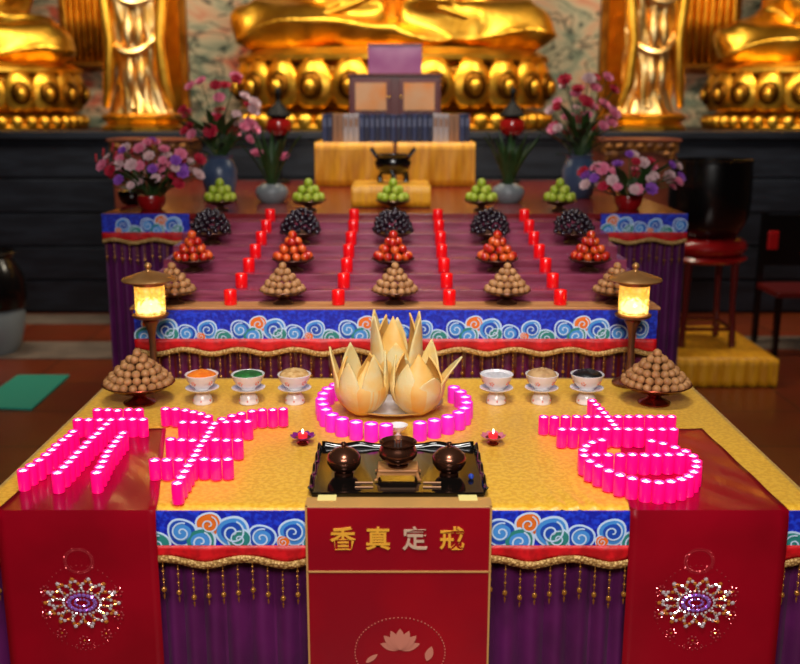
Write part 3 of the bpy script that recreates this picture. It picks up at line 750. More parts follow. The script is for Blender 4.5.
for p, q, lab, wh in ((140, 403, 'wide copper stem dish of longans before the left lamp', 'copper dish at left'), (654, 403, 'wide copper stem dish of longans before the right lamp', 'copper dish at right')):
    a = onz(p, q, TZ+.001); dish(big, a, lab, 'copper longan dishes')
    heap('longan', lon, a, .065, .0150, [(.104, 21), (.087, 18), (.067, 14), (.046, 9), (.024, 5), (0, 1)], .0198, 'brown longan', wh, 'fruit', 'longans')
sm = dish_meshes(.092, .052, 'bowlwood')
COLS = ['far-left', 'second-from-left', 'middle', 'second-from-right', 'far-right']
redf = fruit(.019, 'redfruit', .94); grp = fruit(.0118, 'grape'); 
grn_b = MB(); grn_b.lathe([(0, -.02), (.012, -.021), (.022, -.010), (.0235, .0), (.018, .014), (.010, .022), (.003, .0235), (0, .022)], 16); grn = grn_b.mesh('fruit', 'green')
st_m = MB().tube([(0, 0, .022), (.001, 0, .029)], .0012, 5).mesh('stalk', 'stalk')
for i, c_ in enumerate(COLS):
    X = [173, 283, 395, 507, 616][i]; x = ony(X, 300, STD[0]).x; a = Vector((x, STD[0]+.01, STZ[0]+.001))
    dish(sm, a, '%s brown stem dish of longans on the lowest step' % c_, 'longan dishes on the stand')
    heap('longan', lonS, a, .041, .0150, [(.073, 15), (.056, 12), (.037, 8), (.018, 4), (0, 1)], .0222, 'brown longan', '%s step dish' % c_, 'fruit', 'longans', True)
    X = [193, 293, 393, 497, 590][i]; x = ony(X, 262, STD[2]).x; a = Vector((x, STD[2]+.005, STZ[2]+.001))
    dish(sm, a, '%s brown stem dish of shiny red fruit on the stepped stand' % c_, 'red fruit dishes on the stand')
    heap('red_fruit', redf, a, .046, .019, [(.066, 10), (.043, 6), (.022, 3), (0, 1)], .0292, 'shiny red fruit', '%s red heap' % c_, 'fruit', 'red fruits')
    X = [211, 301, 393, 490, 573][i]; x = ony(X, 236, STD[4]).x; a = Vector((x, STD[4]+.005, STZ[4]+.001))
    dish(sm, a, '%s brown stem dish of black grapes on the stepped stand' % c_, 'grape dishes on the stand')
    pts = []
    for q0, nn in ((.080, 76), (.060, 34)):
        for k in range(nn):
            sn = (k+.5)/nn; cs = math.sqrt(1-sn*sn); an = k*2.39996+i
            q = q0+R.uniform(-.006, .007)
            pts.append((q*1.04*cs*math.cos(an), q*1.04*cs*math.sin(an), .052+(q+.018)*sn))
    for q in pts:
        if q[1] > .03: continue
        tag(link('grape', grp, a+Vector(q)), 'dark purple grape in the heap on the %s grape dish' % c_, 'fruit', 'grapes of the %s dish' % c_)
    X = [221, 309, 393, 481, 559][i]; x = ony(X, 214, BKY+.12).x; a = Vector((x, BKY+.12, BKZ+.004))
    dish(sm, a, '%s brown stem dish of green fruit on the rear table edge' % c_, 'green fruit dishes')
    for li, (rad, n) in enumerate(((.062, 8), (.036, 4), (0, 1))):
        fr = sorted(range(n), key=lambda k: math.cos(2*PI*(k+.3*li)/n))
        for k in range(n):
            an = 2*PI*(k+.3*li)/n; tip = .5 if rad else 0
            o = link('green_fruit', grn, a+Vector((rad*math.cos(an), rad*math.sin(an), .048+.022+li*.036)), None, (0, tip*.5, an))
            link('stalk', st_m, (0, 0, 0), o)
            lab = 'topmost green fruit on the %s green dish' % c_ if n == 1 else 'green fruit, %s from left in %s layer of %s green dish' % (ORD[fr.index(k)], ('lower', 'upper')[li], c_)
            tag(o, lab, 'fruit', 'green fruit on the %s dish' % c_)

# ------------------------------------------------------------------ stepped stand
SX = 1.005; XS = ony(395, 308, SY).x
st = empty('stepped_stand', (XS, SY, 0), 'dark red wooden stand of seven shallow steps bearing candles and fruit', 'stepped stand')
MB().box(-SX+.02, SX-.02, .02, BKY-SY-.03, 0.0, STZ[0]-.024).build('frame', 'redwood', st, smooth=False)
for k in range(7):
    f = STD[k]-SY-(.056 if k == 0 else .082)
    oo = MB().box(-SX, SX, f, BKY-SY-.01, STZ[k]-(.024 if k == 0 else .033), STZ[k]).build('step', 'tread', st, smooth=False, bevel=.002)
oo = MB().box(-SX-.002, SX+.002, -.012, .105, STZ[0]-.010, STZ[0]+.0006).build('front_board', 'tan', st, smooth=False, bevel=.002); oo['label'] = 'tan wooden front board'
skirt('plum skirt with blue cloud valance hung on the front of the stepped stand', XS-SX+.015, XS+SX-.01, SY-.016, STZ[0]-.010, .01, [(XS-SX+.03, XS+SX-.03)], curt='plum', phase=.1, hb=.108)
RB, RT = candle_mesh(.050, .056, 'redc', 'redtop', 'cup')
for c_, (pxs, lab) in enumerate((((230.7, 241.9, 249.3, 255.9, 261.7, 266.7, 270.6), 'first row from left'), ((338.4, 343.9, 347, 348.9, 351.2, 353.5, 354.3), 'second row from left'),
                     ((449.2, 446.5, 443.8, 441.5, 440.3, 438.8, 437.6), 'third row from left'), ((560, 552.3, 545, 538.7, 533.3, 528.6, 524), 'fourth row from left'))):
    for k in range(7):
        x = ony(pxs[k], 305-13*k, STD[k]-.015).x
        candle(RB, RT, Vector((x, STD[k]-.015, STZ[k]+.0005+(.0008 if k == 0 else 0))), 'red votive candle on the %s step up, %s' % (ORD[k], lab), 'red candles up the steps, ' + lab, 'red_candle')

# ------------------------------------------------------------------ rear altar table with skirts at both wings
BW = (ony(687, 216, BKY).x-ony(102.5, 216, BKY).x)/2; BXC = ony(394.7, 216, BKY).x; BE = 7.15
t = empty('rear_altar_table', (BXC, BKY, 0), 'broad red topped altar table behind the stepped stand, vases and fruit on it', 'table')
MB().box(-BW, BW, 0, BE-BKY, BKZ-.03, BKZ).build('tabletop', 'deepred', t, smooth=False, bevel=.003)
for sx in (-1, 1):
    for yy in (.1, BE-BKY-.1): MB().box(sx*(BW-.1)-.04, sx*(BW-.1)+.04, yy-.04, yy+.04, 0, BKZ-.03).build('leg', 'redwood', t, smooth=False)
L_ = ony(190, 225, BKY).x; R_ = ony(600, 225, BKY).x
skirt('purple skirt with blue cloud valance, left wing of the rear table', BXC-BW, L_-.0, BKY-.012, BKZ, .01, [(BXC-BW+.02, L_-.02)], hb=.092, hr=.035, phase=.27, side=.5)
skirt('purple skirt with blue cloud valance, right wing of the rear table', R_, BXC+BW, BKY-.012, BKZ, .01, [(R_+.02, BXC+BW-.02)], hb=.092, hr=.035, phase=.1, side=.5)

# ------------------------------------------------------------------ flowers and vases
def flower_mesh(mt, r=.036):
    m = MB()
    for ring, (n, t0, s) in enumerate(((8, .25, 1.0), (7, .7, .8), (5, 1.15, .55))):
        for k in range(n):
            a = 2*PI*k/n+ring*.5
            def f(u, v):
                w = (u*2-1)*math.sin(PI*min(1, v*.85+.08))*.42*s*r; q = r*s*v; el = t0*(.4+.6*v)
                x, z = q*math.cos(el), q*math.sin(el)*.8+.12*r*math.sin(v*9+u*7)
                return Vector((x*math.cos(a)-w*math.sin(a), x*math.sin(a)+w*math.cos(a), z))
            m.grid(f, 3, 4)
    m.sphere((0, 0, .006), r*.2, 8, 6)
    return m.mesh('flower', mt)
FLW = {k: flower_mesh(k) for k in ('fpink', 'fpale', 'fred', 'fpur')}
def leaf_mesh():
    m = MB()
    m.grid(lambda u, v: Vector(((u*2-1)*.018*math.sin(PI*(v*.93+.05)), -.05*v*v+.006*abs(u*2-1), .15*v)), 4, 8)
    return m.mesh('leaf', 'leaf')
LEAF = leaf_mesh()
def vase(root, prof, mt, nm='vase'):
    return MB().lathe(prof, 32).build(nm, mt, root)
def fill(root, top, spread, height, n, cols, nl, stems=True, flat=.7, seed=1, fs=1.0):
    r = random.Random(seed)
    for k in range(n):
        a = r.random()*2*PI; q = math.sqrt(r.random()); h = top+height*(.25+.75*r.random())*(1-.35*q*q)
        p = Vector((spread*q*math.cos(a), spread*flat*q*math.sin(a), h))
        if stems:
            MB().tube([(0, 0, top-.04), (p.x*.4, p.y*.4, top+(h-top)*.55), (p.x, p.y, h)], .0028, 5).build('stem', 'leaf', root)
        d = Vector((p.x, p.y-.25, .25)).normalized()
        o = link('flower', FLW[cols[k % len(cols)]], p, root); o.rotation_euler = d.to_track_quat('Z', 'Y').to_euler(); o.scale = (r.uniform(.85, 1.35)*fs,)*3
    for k in range(nl):
        a = 2*PI*k/nl+r.random(); tl = r.uniform(.3, 1.15)
        o = link('leaf', LEAF, (spread*.25*math.cos(a), spread*.2*math.sin(a), top-.02+height*.3*r.random()), root)
        o.rotation_euler = (tl, 0, a+PI/2); o.scale = (r.uniform(.8, 1.5),)*3
LOWPOT = [(0, 0), (.05, 0), (.07, .03), (.075, .06), (.07, .075), (.06, .07), (0, .06)]
def low_bouquet(px_, py_, D, label, cols, spread, height, seed, n=34):
    x = ony(px_, py_, D).x
    e = empty('flower_bouquet', (x, D, BKZ+.001), label, 'flower bouquet')
    vase(e, LOWPOT, 'redlac', 'pot'); fill(e, .075, spread, height, n, cols, 22, seed=seed, fs=.8)
low_bouquet(152, 205, 5.08, 'low pink, white and violet bouquet on the left wing of rear table', ['fpink', 'fpale', 'fpur', 'fpink', 'fred', 'fpale'], .27, .30, 3, 56)
low_bouquet(628, 205, 5.08, 'low pink and violet bouquet on the right wing of rear table', ['fpink', 'fpale', 'fpur', 'fpink', 'fpale', 'fred'], .27, .22, 5, 46)
TALL = [(0, 0), (.07, 0), (.085, .02), (.10, .09), (.105, .16), (.085, .21), (.07, .23), (.085, .25), (.08, .25), (.065, .22), (0, .21)]
for p, lab, sd in ((220, 'tall blue vase of pink and crimson flowers behind the left green fruit', 11), (579, 'tall blue vase of pink and crimson flowers behind the right green fruit', 14)):
    x = ony(p, 180, 5.75).x
    e = empty('flower_vase', (x, 5.75, BKZ+.001), lab, 'vase of flowers'); vase(e, TALL, 'bluecer')
    fill(e, .25, .22, .52, 34, ['fpink', 'fred', 'fpink', 'fred', 'fpale'], 26, seed=sd)
SM = [(0, 0), (.06, 0), (.08, .02), (.095, .055), (.085, .085), (.06, .10), (.055, .105), (.045, .10), (0, .09)]
for p, lab, sd, cl in ((272, 'squat grey vase with long leaves and two pink buds, left of yellow stand', 21, True), (508, 'squat grey vase of tall dark leaves, right of yellow stand', 23, False)):
    x = ony(p, 195, 5.45).x
    e = empty('leaf_vase', (x, 5.45, BKZ+.001), lab, 'vase of leaves'); vase(e, SM, 'greycer')
    r = random.Random(sd)
    for k in range(18):
        a = 2*PI*k/18+r.random()*.3; o = link('leaf', LEAF, (.02*math.cos(a), .02*math.sin(a), .09), e)
        o.rotation_euler = (r.uniform(.05, .4), 0, a+PI/2); o.scale = (1.1, 1.1, r.uniform(1.4, 2.3))
    for k in range(2 if cl else 0):
        q = Vector((-.075+.15*k, -.03, .27-.02*k)); MB().tube([(0, 0, .09), q*.6, q], .003, 5).build('stem', 'leaf', e)
        o = link('flower', FLW['fpink'], q, e); o.scale = (1.1, 1.1, 1.6); o.rotation_euler = (.5, .2-.4*k, 0)
# red spiky flowers at far left
e = empty('gladiolus_spray', (ony(132, 200, 5.35).x, 5.35, BKZ+.001), 'red spiked flower stems in a dark pot at the left table end', 'flower spray')
vase(e, LOWPOT, 'black', 'pot')
for k in range(5):
    tip = Vector((-.19+.05*k, -.02*(k % 2), .26+.03*(k % 3))); m = MB(); m.tube([(0, 0, .06), tip*.55, tip], .004, 5); m.build('stem', 'leaf', e)
    m = MB()
    for q in range(7): m.sphere(tip*(.6+.4*q/6)+Vector((.006*(-1)**q, 0, 0)), (.012*(1.1-q*.1), .012, .018), 7, 5)
    m.build('flower_spike', 'fred', e)

# ------------------------------------------------------------------ yellow stand, books, cabinet
YD = 6.55; YT = ony(395, 143, YD).z
xl, xr = ony(315, 165, YD).x, ony(475, 165, YD).x; xm = (xl+xr)/2
e = empty('draped_stand', (xm, YD, BKZ+.001), 'wide stand draped in golden satin with a middle slit, books on it', 'stand')
H = YT-BKZ; hwid = (xr-xl)/2
MB().box(-hwid+.02, hwid-.02, .02, .55, 0, H-.006).build('box', 'brownwood', e, smooth=False)
for s0, s1 in ((-hwid, -.012), (.012, hwid)):
    m = MB(); m.grid(lambda u, v: Vector((s0+(s1-s0)*u, -.006-.012*math.sin((s0+(s1-s0)*u)*34+2*v)*v, H-v*(H-.004))), 60, 6)
    m.grid(lambda u, v: Vector((s0+(s1-s0)*u, v*.55-.004, H)), 20, 4); m.build('drape', 'yellowcloth', e, solid=.004)
# lower step box and censer
e = empty('draped_box', (ony(391, 195, 5.14).x, 5.14, BKZ+.001), 'small box draped in golden satin under the black tripod censer', 'box')
MB().box(-.20, .20, .01, .44, 0, .108).build('box', 'brownwood', e, smooth=False)
m = MB(); m.grid(lambda u, v: Vector((-.21+.42*u, -.004*math.sin(u*44)*v, .112-.108*v)), 60, 3)
m.grid(lambda u, v: Vector((-.21+.42*u, .45*v, .112)), 12, 6)
for s_x in (-1, 1): m.grid(lambda u, v: Vector((s_x*.211, .45*u, .112-.108*v)), 8, 3)
m.build('drape', 'yellowcloth', e, solid=.003)
e = empty('tripod_censer', (ony(393, 185, 5.42).x, 5.42, BKZ+.1155), 'black tripod censer with two upright ears before the yellow stand', 'censer')
e.scale = (.92,)*3
MB().lathe([(0, .045), (.06, .05), (.10, .08), (.112, .12), (.10, .15), (.11, .165), (.115, .17), (.10, .17), (.09, .15), (0, .14)], 30).build('body', 'black', e)
for k in range(3):
    an = 2*PI*k/3-PI/2; MB().tube([(.075*math.cos(an), .075*math.sin(an), .075), (.095*math.cos(an), .095*math.sin(an), .03), (.09*math.cos(an), .09*math.sin(an), 0)], [.024, .017, .02], 10).build('leg', 'black', e)
for s in (-1, 1): MB().tube([(s*.095, -.03, .15), (s*.13, -.03, .20), (s*.13, .03, .20), (s*.095, .03, .15)], .011, 8).build('handle', 'black', e)
# books
bx = 322.0; i = 0
seq = ['bkblue', 'bknavy'] + ['bktan']*2 + ['bkwhite']*3 + ['bkblue', 'bknavy']*7 + ['bkwhite']*3 + ['bktan']*2 + ['bkblue', 'bknavy']
wd = (470-322)/len(seq)
cn = {'bkblue': 'blue', 'bknavy': 'navy', 'bkwhite': 'off-white', 'bktan': 'tan'}
bk = {}
for i, c_ in enumerate(seq):
    p0, p1 = ony(322+wd*i, 130, YD+.06).x, ony(322+wd*(i+1), 130, YD+.06).x; w = (p1-p0)*.94/2; h = .186+R.uniform(-.004, .004)
    e = empty('book', ((p0+p1)/2, YD+.06, YT+.003), '%s upright book, %s from left in the row on the yellow stand' % (cn[c_], ORD[i]), 'book', 'books on the yellow stand')
    MB().box(-w, w, 0, .14, 0, h).build('cover', c_, e, smooth=False, bevel=.003)
    MB().box(-w*.6, w*.6, -.0012, 0, h*.55, h*.85).build('spine_label', 'bkgrey' if c_ in ('bkblue', 'bknavy') else 'bktan', e, smooth=False)
# cabinet and violet case
CD = YD+.26; xa, xb = ony(349, 95, CD).x, ony(441, 95, CD).x; cz0, cz1 = YT+.003, ony(395, 76, CD).z; h = cz1-cz0; w = (xb-xa)/2
e = empty('shrine_cabinet', ((xa+xb)/2, CD, cz0), 'dark red cabinet with two amber glazed doors behind the books', 'cabinet')
MB().box(-w, w, 0, .22, 0, h).build('carcass', 'redwood', e, smooth=False, bevel=.005)
MB().box(-w-.012, w+.012, -.012, .23, h, h+.015).build('cornice', 'redwood', e, smooth=False, bevel=.004)
zb = ony(395, 111, CD).z-cz0
for s in (-1, 1):
    d = MB().box(min(s*.03, s*(w-.02)), max(s*.03, s*(w-.02)), -.012, 0, zb-.02, h-.02).build('door', 'redwood', e, smooth=False, bevel=.003)
    MB().box(min(s*.06, s*(w-.045)), max(s*.06, s*(w-.045)), -.016, -.011, zb+.005, h-.045).build('glass_panel', 'pane', d, smooth=False)
    MB().sphere((s*.042, -.02, zb+(h-zb)*.4), .008, 8, 6).build('knob', 'gold', d)
e = empty('violet_case', ((xa+xb)/2, CD+.03, cz1+.016), 'violet glass case on top of the red cabinet', 'case')
x0_, x1_ = ony(368, 60, CD).x, ony(422, 60, CD).x; hh = ony(395, 45, CD).z-cz1-.016; w2 = (x1_-x0_)/2
MB().box(-w2, w2, 0, .16, 0, hh).build('body', 'glassy', e, smooth=False, bevel=.006)
MB().box(-w2-.004, w2+.004, -.004, .164, hh, hh+.01).build('lid', 'redwood', e, smooth=False)
# red lanterns on poles
for p, lab in ((279, 'black standing lamp with a red globe, left of the book row'), (512, 'black standing lamp with a red globe, right of the book row')):
    D = 6.9; x = ony(p, 130, D).x; zg = ony(p, 126, D).z-BKZ
    e = empty('globe_lamp', (x, D, BKZ+.001), lab, 'lamp', 'red globe lamps')
    MB().lathe([(0, 0), (.07, 0), (.07, .015), (.02, .03), (.014, .06), (.014, zg-.10), (.045, zg-.07), (.05, zg-.06), (0, zg-.06)], 20).build('pole', 'matte', e)
    MB().lathe([(0, zg-.062), (.06, zg-.06), (.088, zg-.03), (.094, zg), (.085, zg+.04), (.05, zg+.06), (0, zg+.06)], 24).build('globe', 'redglobe', e)
    MB().lathe([(0, zg+.055), (.085, zg+.06), (.09, zg+.075), (.06, zg+.12), (.03, zg+.15), (.014, zg+.17), (.012, zg+.20), (.022, zg+.22), (.022, zg+.235), (.008, zg+.26), (0, zg+.27)], 20).build('hood', 'matte', e)

# carved side altars
for p0, p1, lab in ((112, 190, 'reddish brown carved side altar below the left standing statue'), (602, 676, 'reddish brown carved side altar below the right standing statue')):
    D = 7.6; xa, xb = ony(p0, 160, D).x, ony(p1, 160, D).x; zt_ = ony(150, 139, D).z; w = (xb-xa)/2
    e = empty('side_altar', ((xa+xb)/2, D, 0), lab, 'side altar', 'carved side altars')
    MB().box(-w, w, 0, .4, 0, zt_-.10).build('body', 'brownwood', e, smooth=False, bevel=.01)
    MB().box(-w-.03, w+.03, -.03, .42, zt_-.02, zt_).build('top', 'brownwood', e, smooth=False, bevel=.006)
    m = MB(); m.box(-w-.01, w+.01, -.015, .41, zt_-.10, zt_-.02)
    for k in range(7): m.sphere((-w+.05+(2*w-.1)*k/6, -.015, zt_-.06), (.035, .018, .03), 10, 6)
    m.build('carved_frieze', 'carve', e)
    for s in (-1, 1): MB().grid(lambda u, v: Vector((s*(w-.02-.16*u*(1-v)), -.012, zt_-.10-.14*v*(1-u*.5))), 6, 6).build('carved_bracket', 'carve', e, solid=.012)

# ------------------------------------------------------------------ right: bowl gong on stand over a yellow covered dais; left: urn and mat
dz_ = .18; fr = onz(776, 387, 0); lft = onz(640, 387, 0)
e = empty('low_dais', ((fr.x+lft.x)/2, fr.y, 0), 'low dais covered in golden cloth on the floor at right', 'dais')
w = (fr.x-lft.x)/2
MB().box(-w+.02, w-.02, .02, .95, 0, dz_-.01).build('box', 'brownwood', e, smooth=False)
m = MB()
m.grid(lambda u, v: Vector((-w+2*w*u, v*.97, dz_+.002*math.sin(u*30+v*9))), 40, 12)
m.grid(lambda u, v: Vector((-w+2*w*u, -.003-.007*math.sin(u*70)*v, dz_-v*(dz_-.004))), 80, 4)
for s in (-1, 1): m.grid(lambda u, v: Vector((s*(w+.003), .97*u, dz_-v*(dz_-.004))), 20, 3)
m.build('cloth_cover', 'yellowcloth', e, solid=.004)
GD = fr.y+.5; gx = ony(706, 240, GD).x; gz0 = dz_+.004; gz1 = ony(706, 252, GD).z
e = empty('gong_stand', (gx, GD, gz0), 'dark red four legged stand with red cushion under the black bowl gong', 'stand')
hh = gz1-gz0
MB().lathe([(0, hh-.05), (.25, hh-.05), (.27, hh-.03), (.25, hh-.01), (0, hh-.01)], 32).build('top_ring', 'redlac', e)
for k in range(4):
    an = PI/4+PI/2*k; cx, cy = .22*math.cos(an), .22*math.sin(an)
    MB().tube([(cx, cy, hh-.04), (cx*1.0, cy*1.0, hh*.5), (cx*1.1, cy*1.1, .0)], [.026, .018, .024], 10).build('leg', 'redwood', e)
for k in range(4):
    a0, a1 = PI/4+PI/2*k, PI/4+PI/2*(k+1); MB().tube([(.235*math.cos(a0), .235*math.sin(a0), .12), (.235*math.cos(a1), .235*math.sin(a1), .12)], .014, 8).build('stretcher', 'redwood', e)
m = MB()
m.grid(lambda u, v: Vector(((.19+.075*math.cos(2*PI*v))*math.cos(2*PI*u), (.19+.075*math.cos(2*PI*v))*math.sin(2*PI*u), hh+.048+.06*math.sin(2*PI*v)*(1+.06*math.sin(u*100)))), 48, 12)
m.build('cushion', 'redlac', e)
gz = gz1+.075; gt = ony(706, 160, GD).z-gz
e = empty('bowl_gong', (gx, GD, gz), 'large glossy black bowl gong resting on the red cushion', 'bowl gong')
MB().lathe([(0, 0), (.13, .005), (.20, .05), (.255, .16), (.27, .28), (.268, gt*.8), (.26, gt), (.25, gt), (.25, gt*.8), (.24, .2), (.12, .05), (0, .04)], 48).build('bowl', 'black', e)
MB().lathe([(.258, gt-.02), (.266, gt-.015), (.266, gt+.004), (.248, gt+.004), (.248, gt-.02), (.258, gt-.02)], 48).build('rim', 'black', e)
# dark red hanging tag far right -> red cloth on a dark chair
cD = 6.9; cx_ = ony(786, 250, cD).x
e = empty('wooden_chair', (cx_+.1, cD, 0), 'dark wooden chair at the far right with a red pad on its back', 'chair')
MB().box(-.22, .22, -.22, .22, .43, .47).build('seat', 'redwood', e, smooth=False, bevel=.006)
for sx in (-1, 1):
    MB().box(sx*.2-.02, sx*.2+.02, -.22, -.18, 0, .43).build('leg', 'black', e, smooth=False); MB().box(sx*.2-.02, sx*.2+.02, .18, .22, 0, 1.0).build('leg', 'black', e, smooth=False)
MB().box(-.18, .18, .19, .21, .6, .98).build('backrest', 'black', e, smooth=False)
MB().box(-.17, -.09, .165, .188, .72, .86).build('red_pad', 'redlac', e, smooth=False, bevel=.01)
a = onz(-2, 352, 0)
e = empty('floor_urn', (a.x, a.y, 0), 'large dark urn with grey lower body on the floor at left', 'urn')
u0 = MB().lathe([(0, 0), (.13, 0), (.17, .06), (.205, .18), (.215, .29), (.2, .33), (0, .33)], 32).build('lower_body', 'greycer', e)
MB().lathe([(.2, .325), (.225, .34), (.24, .42), (.235, .56), (.19, .66), (.17, .70), (.2, .74), (.19, .75), (.15, .7), (0, .68)], 32).build('upper_body', 'black', e)
c_ = [onz(18, 377, .0), onz(70, 377, .0), onz(32, 411, .0), onz(-28, 409, .0)]
o = c_[2]
m = MB(); bot = [m.bm.verts.new((p.x-o.x, p.y-o.y, .001)) for p in c_]; top = [m.bm.verts.new((p.x-o.x, p.y-o.y, .018)) for p in c_]
m.face(bot); m.face(top)
for i in range(4): m.face([bot[i], bot[(i+1) % 4], top[(i+1) % 4], top[i]])
tag(m.build('kneeling_mat', 'teal', None, (o.x, o.y, 0.0), smooth=False, bevel=.005), 'teal green kneeling mat lying on the floor tiles', 'mat')

# ------------------------------------------------------------------ gilded statues
def seated():
    root = empty('seated_statue', (0, 0, 0), 'x', 'statue')
    W, Dp = 1.46, .80
    m = MB()
    m.lathe([(0, 0), (.98, 0), (1.0, .03), (.97, .07), (.92, .10), (.95, .13), (.90, .17), (.82, .20), (.80, .24), (0, .24)], 72, sx=W, sy=Dp)
    base = m.build('pedestal', 'gold', root)
    for k in range(26):                                  # embossed lower moulding
        a = -PI*k/25; MB().sphere((W*.965*math.cos(a), Dp*.965*math.sin(a), .085), (.085, .06, .07), 12, 8).build('scroll', 'gold', base)
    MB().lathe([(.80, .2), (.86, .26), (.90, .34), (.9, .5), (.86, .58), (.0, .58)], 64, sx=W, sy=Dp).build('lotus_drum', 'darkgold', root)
    for k in range(13):
        a = -PI*(k+.0)/12; c = Vector((W*.90*math.cos(a), Dp*.92*math.sin(a), .40)); rz = math.atan2(math.sin(a)/Dp, math.cos(a)/W)
        def pf(u, v):
            s = u*2-1; w = .185*math.sin(PI*(v*.80+.14))**.7
            return Vector((.045+.085*math.cos(s*1.25)*math.sin(PI*(v*.9+.05))**.6, s*w, -.20+.40*v))
        o = MB(); o.grid(pf, 10, 12); p = o.build('lotus_petal', 'gold', root, c, solid=.03); p.rotation_euler = (0, 0, rz)
        q = MB().sphere((.125, 0, -.02), (.055, .11, .125), 14, 10).build('petal_boss', 'hollowshade', p)  # dark boss imitates a shaded hollow in the petal
        q = MB().sphere((.165, 0, -.03), (.04, .055, .07), 12, 8).build('petal_boss', 'gold', p)
    MB().lathe([(0, .57), (.93, .57), (.97, .60), (.97, .64), (.93, .67), (.9, .70), (0, .70)], 72, sx=W, sy=Dp, rf=lambda a, z: 1+.012*math.cos(a*40)).build('seat_rim', 'gold', root)
    # body with folded legs, draped robe, hands in the lap
    m = MB(); z = .70
    for s in (-1, 1):
        m.tube([(s*.25, .1, z+.30), (s*.8, -.05, z+.27), (s*1.22, -.2, z+.22)], [.33, .30, .22], 16)
        m.tube([(s*1.22, -.2, z+.22), (s*.7, -.48, z+.20), (s*.05, -.56, z+.24)], [.23, .20, .13], 16)
        m.sphere((s*1.24, -.2, z+.2), (.24, .26, .2), 16, 12)
        m.sphere((s*.28, -.60, z+.36), (.24, .10, .085), 14, 10)
        m.tube([(s*.62, .25, z+1.35), (s*.82, .1, z+.9), (s*.62, -.25, z+.58), (s*.1, -.52, z+.5)], [.19, .17, .13, .08], 14)
        m.sphere((s*.7, .1, z+.62), (.2, .25, .35), 14, 10)
    m.sphere((0, .2, z+.75), (.58, .4, .75), 20, 14); m.sphere((0, .25, z+1.3), (.66, .34, .35), 20, 12)
    m.tube([(0, .22, z+1.5), (0, .2, z+1.8)], .17, 14); m.sphere((0, .17, z+2.02), (.27, .30, .36), 18, 14); m.sphere((0, .2, z+2.38), (.14, .14, .12), 12, 8)
    m.sphere((0, -.58, z+.1), (.55, .16, .14), 16, 10); m.sphere((0, -.05, z+.1), (1.2, .6, .14), 24, 10)
    me = fuse(m, .03, 6, 'body', ['gold'])
    for v in me.vertices:                                # robe folds
        c = v.co
        k = .045 if c.z < z+1.6 else 0.0
        f = (1-2*abs(math.sin(9*c.z+3.2*abs(c.x)+1.6*math.sin(2.6*c.x+1)+.8*math.sin(5*c.y)))**.7)*k
        n = Vector((c.x*.4, c.y-.1, .3)).normalized()
        v.co = c+n*f
    link('body', me, (0, 0, 0), root)
    for s in (-1, 1):                                    # sweeping robe edges over the knees
        for j in range(3):
            pts = []
            for t in range(13):
                q = t/12; x = s*(.12+1.18*q-.1*j*q); zz = z+.46-.30*q+.10*j*(1-q)-.06*math.sin(q*PI)
                pts.append((x, -.66+.36*q*q+.05*j, zz-.03))
            MB().tube(pts, [.02+.025*math.sin(PI*t/12) for t in range(13)], 8).build('robe_fold', 'gold', root)
    return root
SYC = 9.15
sx0 = ony(393, 100, SYC).x
big_s = seated(); big_s.location = (sx0, SYC, PZ); big_s['label'] = 'largest gilded seated statue on a lotus throne, centre of the altar'; big_s['group'] = 'gilded seated statues'
copy_tree(big_s, (ony(-48, 100, SYC).x, SYC+.05, PZ), 'gilded seated statue on a lotus throne at the left edge', 'gilded seated statues', scale=.84)
copy_tree(big_s, (ony(838, 100, SYC).x, SYC+.05, PZ), 'gilded seated statue on a lotus throne at the right edge', 'gilded seated statues', scale=.84)

